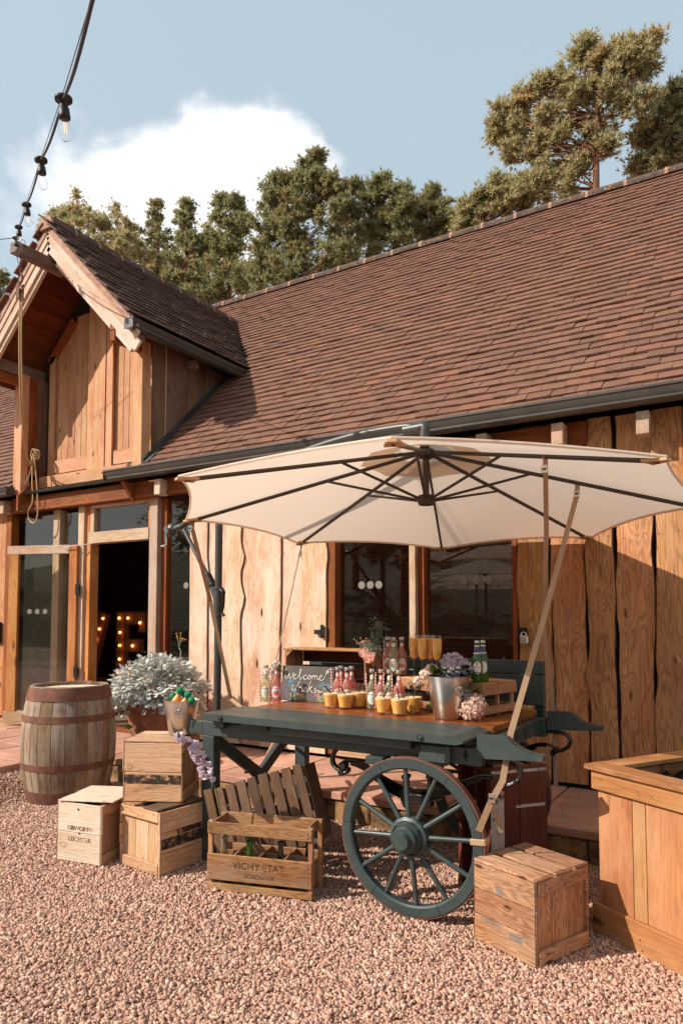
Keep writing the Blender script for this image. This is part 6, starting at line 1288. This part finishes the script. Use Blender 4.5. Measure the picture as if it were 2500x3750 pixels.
for i in range(24, len(cv) - 1):
    t_ = (i - 24) / (len(cv) - 25)
    for k in range(3 if t_ < .75 else 2):
        a = random.uniform(0, 6.28); d = Vector((math.cos(a) * .8, math.sin(a) * .8, -.55 + .3 * random.random())).normalized(); L = (.034 if t_ < .6 else .022) * random.uniform(.8, 1.1); b = cv[i] + d * .008; zq = Vector((0, 0, 1)).rotation_difference(d).to_matrix()
        n_ = 8; rings = [mb.addv([zq @ Vector((r_ * L * math.cos(2 * math.pi * j / n_), r_ * L * math.sin(2 * math.pi * j / n_), z_ * L + (.08 * L * (j % 2) if z_ > .95 else 0))) + b for j in range(n_)]) for r_, z_ in ((.08, 0), (.22, .2), (.26, .6), (.36, .85), (.52, 1.0))]
        for q_ in range(4):
            for j in range(n_): mb.face([rings[q_] + j, rings[q_] + (j + 1) % n_, rings[q_ + 1] + (j + 1) % n_, rings[q_ + 1] + j])
        gm.sphere(b, .005, 6, 4)
part('bells', mb, M_lilac, fl, 'all'); part('calyxes', gm, M_green, fl)

# ------------------------------------------------------------ festoon lights, hoist tackle, rope
sk = [Vector((-1.2, 1.02, 2.99)), Vector((-1.513, 1.199, 3.121)), Vector((-2.457, 1.813, 3.623)), Vector((-3.506, 2.447, 4.089)), Vector((-4.869, 3.282, 4.684)), Vector((-5.913, 3.91, 5.12)), Vector((-6.50, 4.27, 5.355))]
fs = thing('festoon_cable', 'dark festoon light cable running from above the camera to the hoist beam', 'cable', sk[-1]); o_ = sk[-1]
mb = MB(); pts = [Vector((-.2, .45, 2.55)) , sk[1]] 
for i in range(1, len(sk) - 1):
    a, b = sk[i], sk[i + 1]; [pts.append(a.lerp(b, j / 6) - Vector((0, 0, .035 * math.sin(math.pi * j / 6)))) for j in range(1, 7)]
mb.tube([p_ - o_ for p_ in pts], .0062, 8); part('cable', mb, M_cable, fs, True)
mb = MB(); mb.tube([Vector((-.25, .42, 2.60)) - o_, sk[2] + Vector((0, 0, .035)) - o_, sk[4] + Vector((0, 0, .03)) - o_, Vector((0, 0, .03))], .0018, 5); part('catenary_wire', mb, M_cable, fs)
mb = MB(); mb.tube([Vector((0, 0, 0)), Vector((-1.6, -.6, .02))], .004, 6); part('branch_wire', mb, M_cable, fs)
mb = MB(); mb.tube(catmull([Vector((.03, 0, -.05)), Vector((.0, .02, -.2)), Vector((.05, .02, -.28)), Vector((.09, .02, -.2)), Vector((.06, .02, -.06))], 5), .004, 6); part('loose_loop', mb, M_cable, fs)
mb = MB(); mb.lathe([(.001, .012), (.012, .012), (.014, .006), (.036, .004), (.036, -.008), (.017, -.012), (.017, -.035), (.021, -.04), (.0235, -.07), (.0235, -.082), (.018, -.086), (.001, -.086)], 16); s_me = mb.mesh('socket', M_black, True)
mb = MB(); mb.lathe([(.016, -.086), (.0175, -.095), (.024, -.115), (.0285, -.14), (.027, -.155), (.018, -.168), (.0005, -.172)], 18); g_me = mb.mesh('bulb', G_clear, True)
mb = MB(); mb.tube([(-.004, 0, -.095), (-.005, 0, -.14)], .001, 4); mb.tube([(.004, 0, -.095), (.005, 0, -.14)], .001, 4); f_me = mb.mesh('filament', M_fil)
for i, (q_, lb) in enumerate(zip([sk[2], sk[3], sk[4], sk[5], sk[6]], ['nearest and largest clear festoon bulb at the top of the cable', 'second festoon bulb down the cable from the top', 'festoon bulb midway down the cable toward the gable', 'festoon bulb resting just above the hoist beam tip', 'lowest festoon bulb hanging under the beam tip'])):
    e = thing('festoon_bulb', lb, 'light bulb', q_, 0, 'festoon bulbs on the cable', rot=(R(random.uniform(-6, 6)), R(-7 + random.uniform(-4, 4)), random.random() * 3)); link('socket', s_me, e); link('bulb', g_me, e); link('filament', f_me, e)
ht = thing('hoist_tackle', 'rusty chain and pulley block hanging from the hoist beam', 'pulley', (RX, 4.40, 5.36))
for i in range(9):
    mb = MB(); mb.tube([(.011 * math.cos(a), 0, .019 * math.sin(a)) for a in np.linspace(0, 2 * math.pi, 12)], .0035, 5, cap=False); part('chain_link', mb, M_rust, ht, loc=(0, 0, -.02 - i * .031), rot=(0, 0, R(90) * (i % 2)))
mb = MB(); mb.tube([(.07 * math.cos(a), 0, .062 * math.sin(a) - .0) for a in np.linspace(0, 2 * math.pi, 16)], .004, 5, cap=False); part('chain_loop', mb, M_rust, ht, loc=(0, 0, .0), rot=(R(0), 0, 0))
mb = MB(); mb.tube(catmull([(0, 0, -.30), (.03, 0, -.335), (.03, 0, -.385), (-.01, 0, -.41), (-.035, 0, -.38)], 4), .011, 8); part('hook', mb, M_rust, ht, True)
mb = MB(); mb.box((0, -.025, -.50), (.055, .008, .17), .003); mb.box((0, .025, -.50), (.055, .008, .17), .003); mb.lathe([(.001, -.016), (.036, -.016), (.028, 0), (.036, .016), (.001, .016)], 16, (0, 0, -.50), M=rotM('X', R(90))); part('pulley_block', mb, M_rust, ht)
rp = thing('rope', 'pale hemp rope looping from the pulley to a knot on the dormer wall', 'rope', (RX, 4.40, 4.86)); o_ = Vector((RX, 4.40, 4.86)); knot = Vector((-7.46, 5.22, 3.39))
for k, (d1, sag) in enumerate((((0, 0, 0), .0), ((.02, .01, 0), .03), ((-.015, .01, 0), -.02))):
    mb = MB(); mb.tube([p_ - o_ for p_ in catmull([o_ + Vector(d1), Vector((RX - .02, 4.42, 4.3)) + Vector(d1), Vector((RX - .16, 4.55, 3.72)) + Vector(d1), Vector((-7.1, 4.85, 3.36 + sag)), Vector((-7.38, 5.1, 3.25 + sag)), knot], 6)], .0085, 7); part('rope_strand', mb, M_rope, rp, True)
mb = MB()
for k in range(3): mb.tube([knot + Vector((.03, -.04 + k * .02, 0)) + Vector((.05 * math.cos(a) * .8, .01 * k, .06 * math.sin(a))) - o_ for a in np.linspace(0, 2 * math.pi, 14)], .009, 6, cap=False)
part('knot', mb, M_rope, rp, True)
mb = MB(); mb.tube([p_ - o_ for p_ in catmull([knot + Vector((.03, -.05, -.03)), knot + Vector((.07, -.07, -.35)), knot + Vector((.10, -.08, -.58)), knot + Vector((.02, -.08, -.70)), knot + Vector((.05, -.08, -.80)), knot + Vector((.14, -.08, -.84)), knot + Vector((.20, -.08, -.74)), knot + Vector((.18, -.08, -.45)), knot + Vector((.09, -.06, -.1)), knot + Vector((.04, -.05, 0))], 6)], .0085, 7); part('hanging_loop', mb, M_rope, rp, True)
mb = MB(); mb.tube([p_ - o_ for p_ in catmull([knot, knot + Vector((-.02, -.05, -.25)), Vector((-7.50, 5.12, 3.02))], 5)], .006, 6); part('rope_tail', mb, M_rope, rp, True)

# ------------------------------------------------------------ pines beyond the barn
def crown_mesh(clumps, tuft, seed, up=.5):
    r_ = np.random.RandomState(seed); P0 = []; D0 = []
    for (c_, r, n_) in clumps:
        d = r_.normal(size=(n_, 3)); d /= np.linalg.norm(d, axis=1)[:, None]; rad = r * np.minimum(np.abs(r_.normal(0, .72, n_)), 1.9)
        P0.append(np.array(c_)[None] + d * rad[:, None] * np.array([1.15, 1.15, .75])); dd = d + r_.normal(size=(n_, 3)) * .35; dd[:, 2] += up; D0.append(dd / np.linalg.norm(dd, axis=1)[:, None])
    Pn = np.concatenate(P0); Dn = np.concatenate(D0); n = len(Pn); V = []; 
    ref = r_.normal(size=(n, 3)); U = np.cross(Dn, ref); U /= np.linalg.norm(U, axis=1)[:, None]; W_ = np.cross(Dn, U); L = tuft * r_.uniform(.7, 1.25, n)
    for k in range(5):
        a = 2 * math.pi * k / 5; s = (U * math.cos(a) + W_ * math.sin(a)); e = s * .5 + Dn * .75; sd_ = np.cross(e, Dn); sd_ /= np.linalg.norm(sd_, axis=1)[:, None] + 1e-9
        V += [Pn - sd_ * (L * .13)[:, None], Pn + sd_ * (L * .13)[:, None], Pn + e * L[:, None]]
    V = np.stack(V, 1).reshape(-1, 3); me = bpy.data.meshes.new('crown'); nv = len(V); me.vertices.add(nv); me.vertices.foreach_set('co', V.reshape(-1)); me.loops.add(nv); me.loops.foreach_set('vertex_index', np.arange(nv, dtype=np.int32)); me.polygons.add(nv // 3); me.polygons.foreach_set('loop_start', np.arange(0, nv, 3, dtype=np.int32)); me.update(calc_edges=True); return me
NT_ = [0]
def pine(label, Y, base, blobs, mat, tuft=.15, dens=1.0, seed=1, sub=9, vis_branch=.5, lean=0):
    """blobs: crown masses read off the skyline (x, y, radius in photo pixels /1.594) set at distance Y with real depth"""
    bx = atD(base, 700, 1, Y); e = thing('pine_tree', label, 'tree', (bx.x, Y, 0), 0, 'pines behind the barn'); o = Vector((bx.x, Y, 0)); rr_ = random.Random(seed); cl = []
    tops = []
    for (dx, dy, dr) in blobs:
        c_ = atD(dx, dy, 1, Y); w_ = (c_ - CAM).dot(FW); r = dr * 1.5944 / FPX * w_; 
        cl.append((tuple(c_ - o), r * .62, int(330 * dens * min(1.6, r) ** 1.4)))
        for k in range(int(sub * 1.35)):
            d = Vector((rr_.gauss(0, 1), rr_.gauss(0, 1), rr_.gauss(0, 1))).normalized() * r * rr_.uniform(.45, 1.12); p_ = c_ + Vector((d.x, d.y * 1.2, d.z)) - o; cr_ = rr_.uniform(.14, .32) * min(1.2, max(.6, r)); cl.append((tuple(p_), cr_, int(165 * dens * (cr_ / .35) ** 1.5))); tops.append(p_)
    me = crown_mesh(cl, tuft, seed); me.materials.append(mat); link('crown', me, e); NT_[0] += len(me.polygons)
    zt = max(p_.z for p_ in tops); mb = MB(); tr = catmull([Vector((0, 0, 0)), Vector((.1, 0, zt * .35)), Vector((lean * .5 - .1, 0, zt * .7)), Vector((lean, 0, zt * .95))], 5); mb.tube(tr, [.14 * (1 - .85 * i / (len(tr) - 1)) + .02 for i in range(len(tr))], 8); part('trunk', mb, M_bark2, e, True)
    mb = MB()
    for p_ in tops:
        if rr_.random() < vis_branch * .7:
            zz = max(zt * .3, p_.z - rr_.uniform(.3, 1.0) * (abs(p_.x) + abs(p_.y)) * .8); f_ = min(.98, zz / (zt * .95)); i_ = int(f_ * (len(tr) - 1)); s_ = tr[i_]; md = s_.lerp(p_, .5) + Vector((rr_.gauss(0, .15), rr_.gauss(0, .15), rr_.uniform(-.25, .1))); q_ = catmull([s_, md, p_], 4); mb.tube(q_, [.024 * (1 - .8 * j / (len(q_) - 1)) for j in range(len(q_))], 5)
    if mb.v: part('branches', mb, M_bark2, e, True)
pine('broad bushy pine behind the dormer ridge at the left', 17.5, 200, [(105, 520, 28), (140, 495, 35), (190, 490, 38), (240, 505, 40), (290, 535, 35), (220, 560, 60), (150, 560, 50), (310, 575, 35), (270, 590, 45)], M_pine2, seed=11, sub=11)
pine('thin spindly pine with open crown right of the dormer peak', 19, 363, [(362, 470, 8), (358, 500, 16), (345, 535, 22), (380, 545, 24), (340, 580, 26), (385, 595, 26), (360, 640, 34), (395, 660, 26)], M_pine, seed=12, sub=7, dens=.7, vis_branch=.9)
pine('pine with two pointed tops left of the tallest crown', 18, 430, [(430, 472, 10), (428, 500, 20), (418, 540, 30), (450, 560, 32), (415, 600, 32), (440, 640, 40), (460, 680, 40), (405, 650, 28)], M_pine, seed=13, sub=9)
pine('dark round topped pine joined to the tallest crown', 18.5, 530, [(512, 462, 16), (545, 470, 16), (515, 500, 34), (550, 510, 30), (500, 560, 40), (545, 570, 40), (520, 630, 46), (570, 640, 40), (490, 680, 34)], M_pine, seed=14, sub=11, dens=1.1)
pine('tallest of the middle pines with a pointed leaning tip', 17, 672, [(728, 360, 9), (712, 385, 20), (690, 410, 32), (650, 425, 24), (735, 420, 30), (640, 465, 40), (700, 470, 50), (770, 430, 26), (790, 470, 36), (620, 520, 40), (690, 540, 60), (770, 530, 50), (620, 590, 44), (700, 610, 60), (780, 590, 46), (600, 640, 36), (660, 650, 40)], M_pine, seed=15, sub=12, dens=1.1)
pine('middle height pine right of the tallest crown', 18, 875, [(822, 430, 16), (880, 425, 24), (915, 440, 22), (850, 460, 34), (900, 480, 40), (850, 520, 44), (910, 540, 44), (940, 480, 22), (860, 575, 40)], M_pine, seed=16, sub=10)
pine('pine with two small points above the roof centre', 19, 995, [(993, 440, 9), (990, 465, 20), (1010, 490, 30), (960, 490, 24), (1000, 530, 36), (950, 540, 34), (1040, 510, 26)], M_pine, seed=17, sub=9)
pine('low pine tucked between the roof centre and the big right pine', 17.5, 1110, [(1080, 480, 22), (1120, 450, 26), (1150, 430, 24), (1100, 505, 30), (1160, 470, 34), (1200, 455, 34), (1060, 520, 24), (1240, 430, 30)], M_pine2, seed=18, sub=10)
pine('big open crowned Scots pine rising over the right of the roof', 15.5, 1385, [(1500, 95, 14), (1465, 110, 24), (1420, 118, 22), (1350, 100, 16), (1330, 125, 22), (1370, 150, 34), (1440, 160, 42), (1490, 140, 26), (1290, 190, 30), (1240, 200, 24), (1200, 230, 28), (1160, 245, 22), (1148, 285, 20), (1140, 310, 14), (1190, 290, 30), (1250, 270, 36), (1320, 230, 46), (1400, 230, 50), (1470, 240, 36), (1180, 345, 20), (1230, 335, 26), (1290, 310, 30), (1350, 300, 30), (1260, 390, 28), (1330, 380, 22), (1390, 340, 18), (1210, 410, 26), (1300, 425, 26)], M_pine2, seed=19, sub=9, dens=.85, vis_branch=.75, tuft=.135)
pine('pine at the right edge partly cut off by the frame', 16.5, 1530, [(1560, 215, 26), (1530, 235, 28), (1560, 265, 34), (1500, 290, 26), (1550, 310, 34), (1470, 320, 18), (1510, 350, 26), (1560, 355, 30), (1600, 240, 40), (1610, 310, 40), (1460, 385, 20), (1530, 378, 20)], M_pine2, seed=20, sub=9, dens=.9, vis_branch=.7)
pine('distant pale pine filling the gap left of the middle pines', 23, 320, [(300, 560, 40), (340, 600, 50), (260, 600, 40), (310, 640, 50), (380, 620, 44), (400, 670, 50)], M_pine2, seed=31, sub=10, dens=.8)  # uses the lighter of the needle colours
pine('distant pine behind the two pointed tops, lower and paler', 23, 480, [(470, 540, 34), (490, 590, 50), (440, 610, 44), (540, 600, 50), (420, 660, 50), (480, 660, 55), (590, 640, 50)], M_pine2, seed=32, sub=10, dens=.8)
pine('distant pine behind the roof ridge right of centre', 22, 960, [(840, 520, 44), (920, 510, 44), (990, 520, 40), (1060, 520, 34), (800, 560, 44)], M_pine2, seed=33, sub=10, dens=.8)
pine('small pine peeking past the dormer at the far left edge', 19, -10, [(5, 640, 14), (-5, 670, 24), (-30, 640, 30), (0, 700, 22)], M_pine, seed=21, sub=9)
for i, (x, y, h) in enumerate(((-14, -18, 7), (-9, -22, 9), (-3, -21, 7), (-20, -24, 10), (4, -24, 9), (-27, -20, 8))):
    zb = max(0, (-y - 9) * .2) - .2; e = thing('pine_tree', ['bushy tree on the grass bank behind the camera, first', 'tall tree on the grass bank behind the camera', 'round tree on the bank nearest the barn axis', 'big tree at the left of the grass bank', 'tree at the right of the grass bank', 'outermost tree on the grass bank'][i], 'tree', (x, y, zb), 0, 'trees on the bank behind the camera')
    cl = [((random.gauss(0, h * .16), random.gauss(0, h * .16), h * random.uniform(.35, 1)), random.uniform(.5, .9), 55) for _ in range(45)]; me = crown_mesh(cl, .4, 50 + i); me.materials.append(M_pine); link('crown', me, e); mb = MB(); mb.tube([(0, 0, 0), (0, 0, h * .8)], [.22, .05], 8); part('trunk', mb, M_bark2, e)
print('crown tris', NT_[0], 'objects', len(bpy.data.objects))
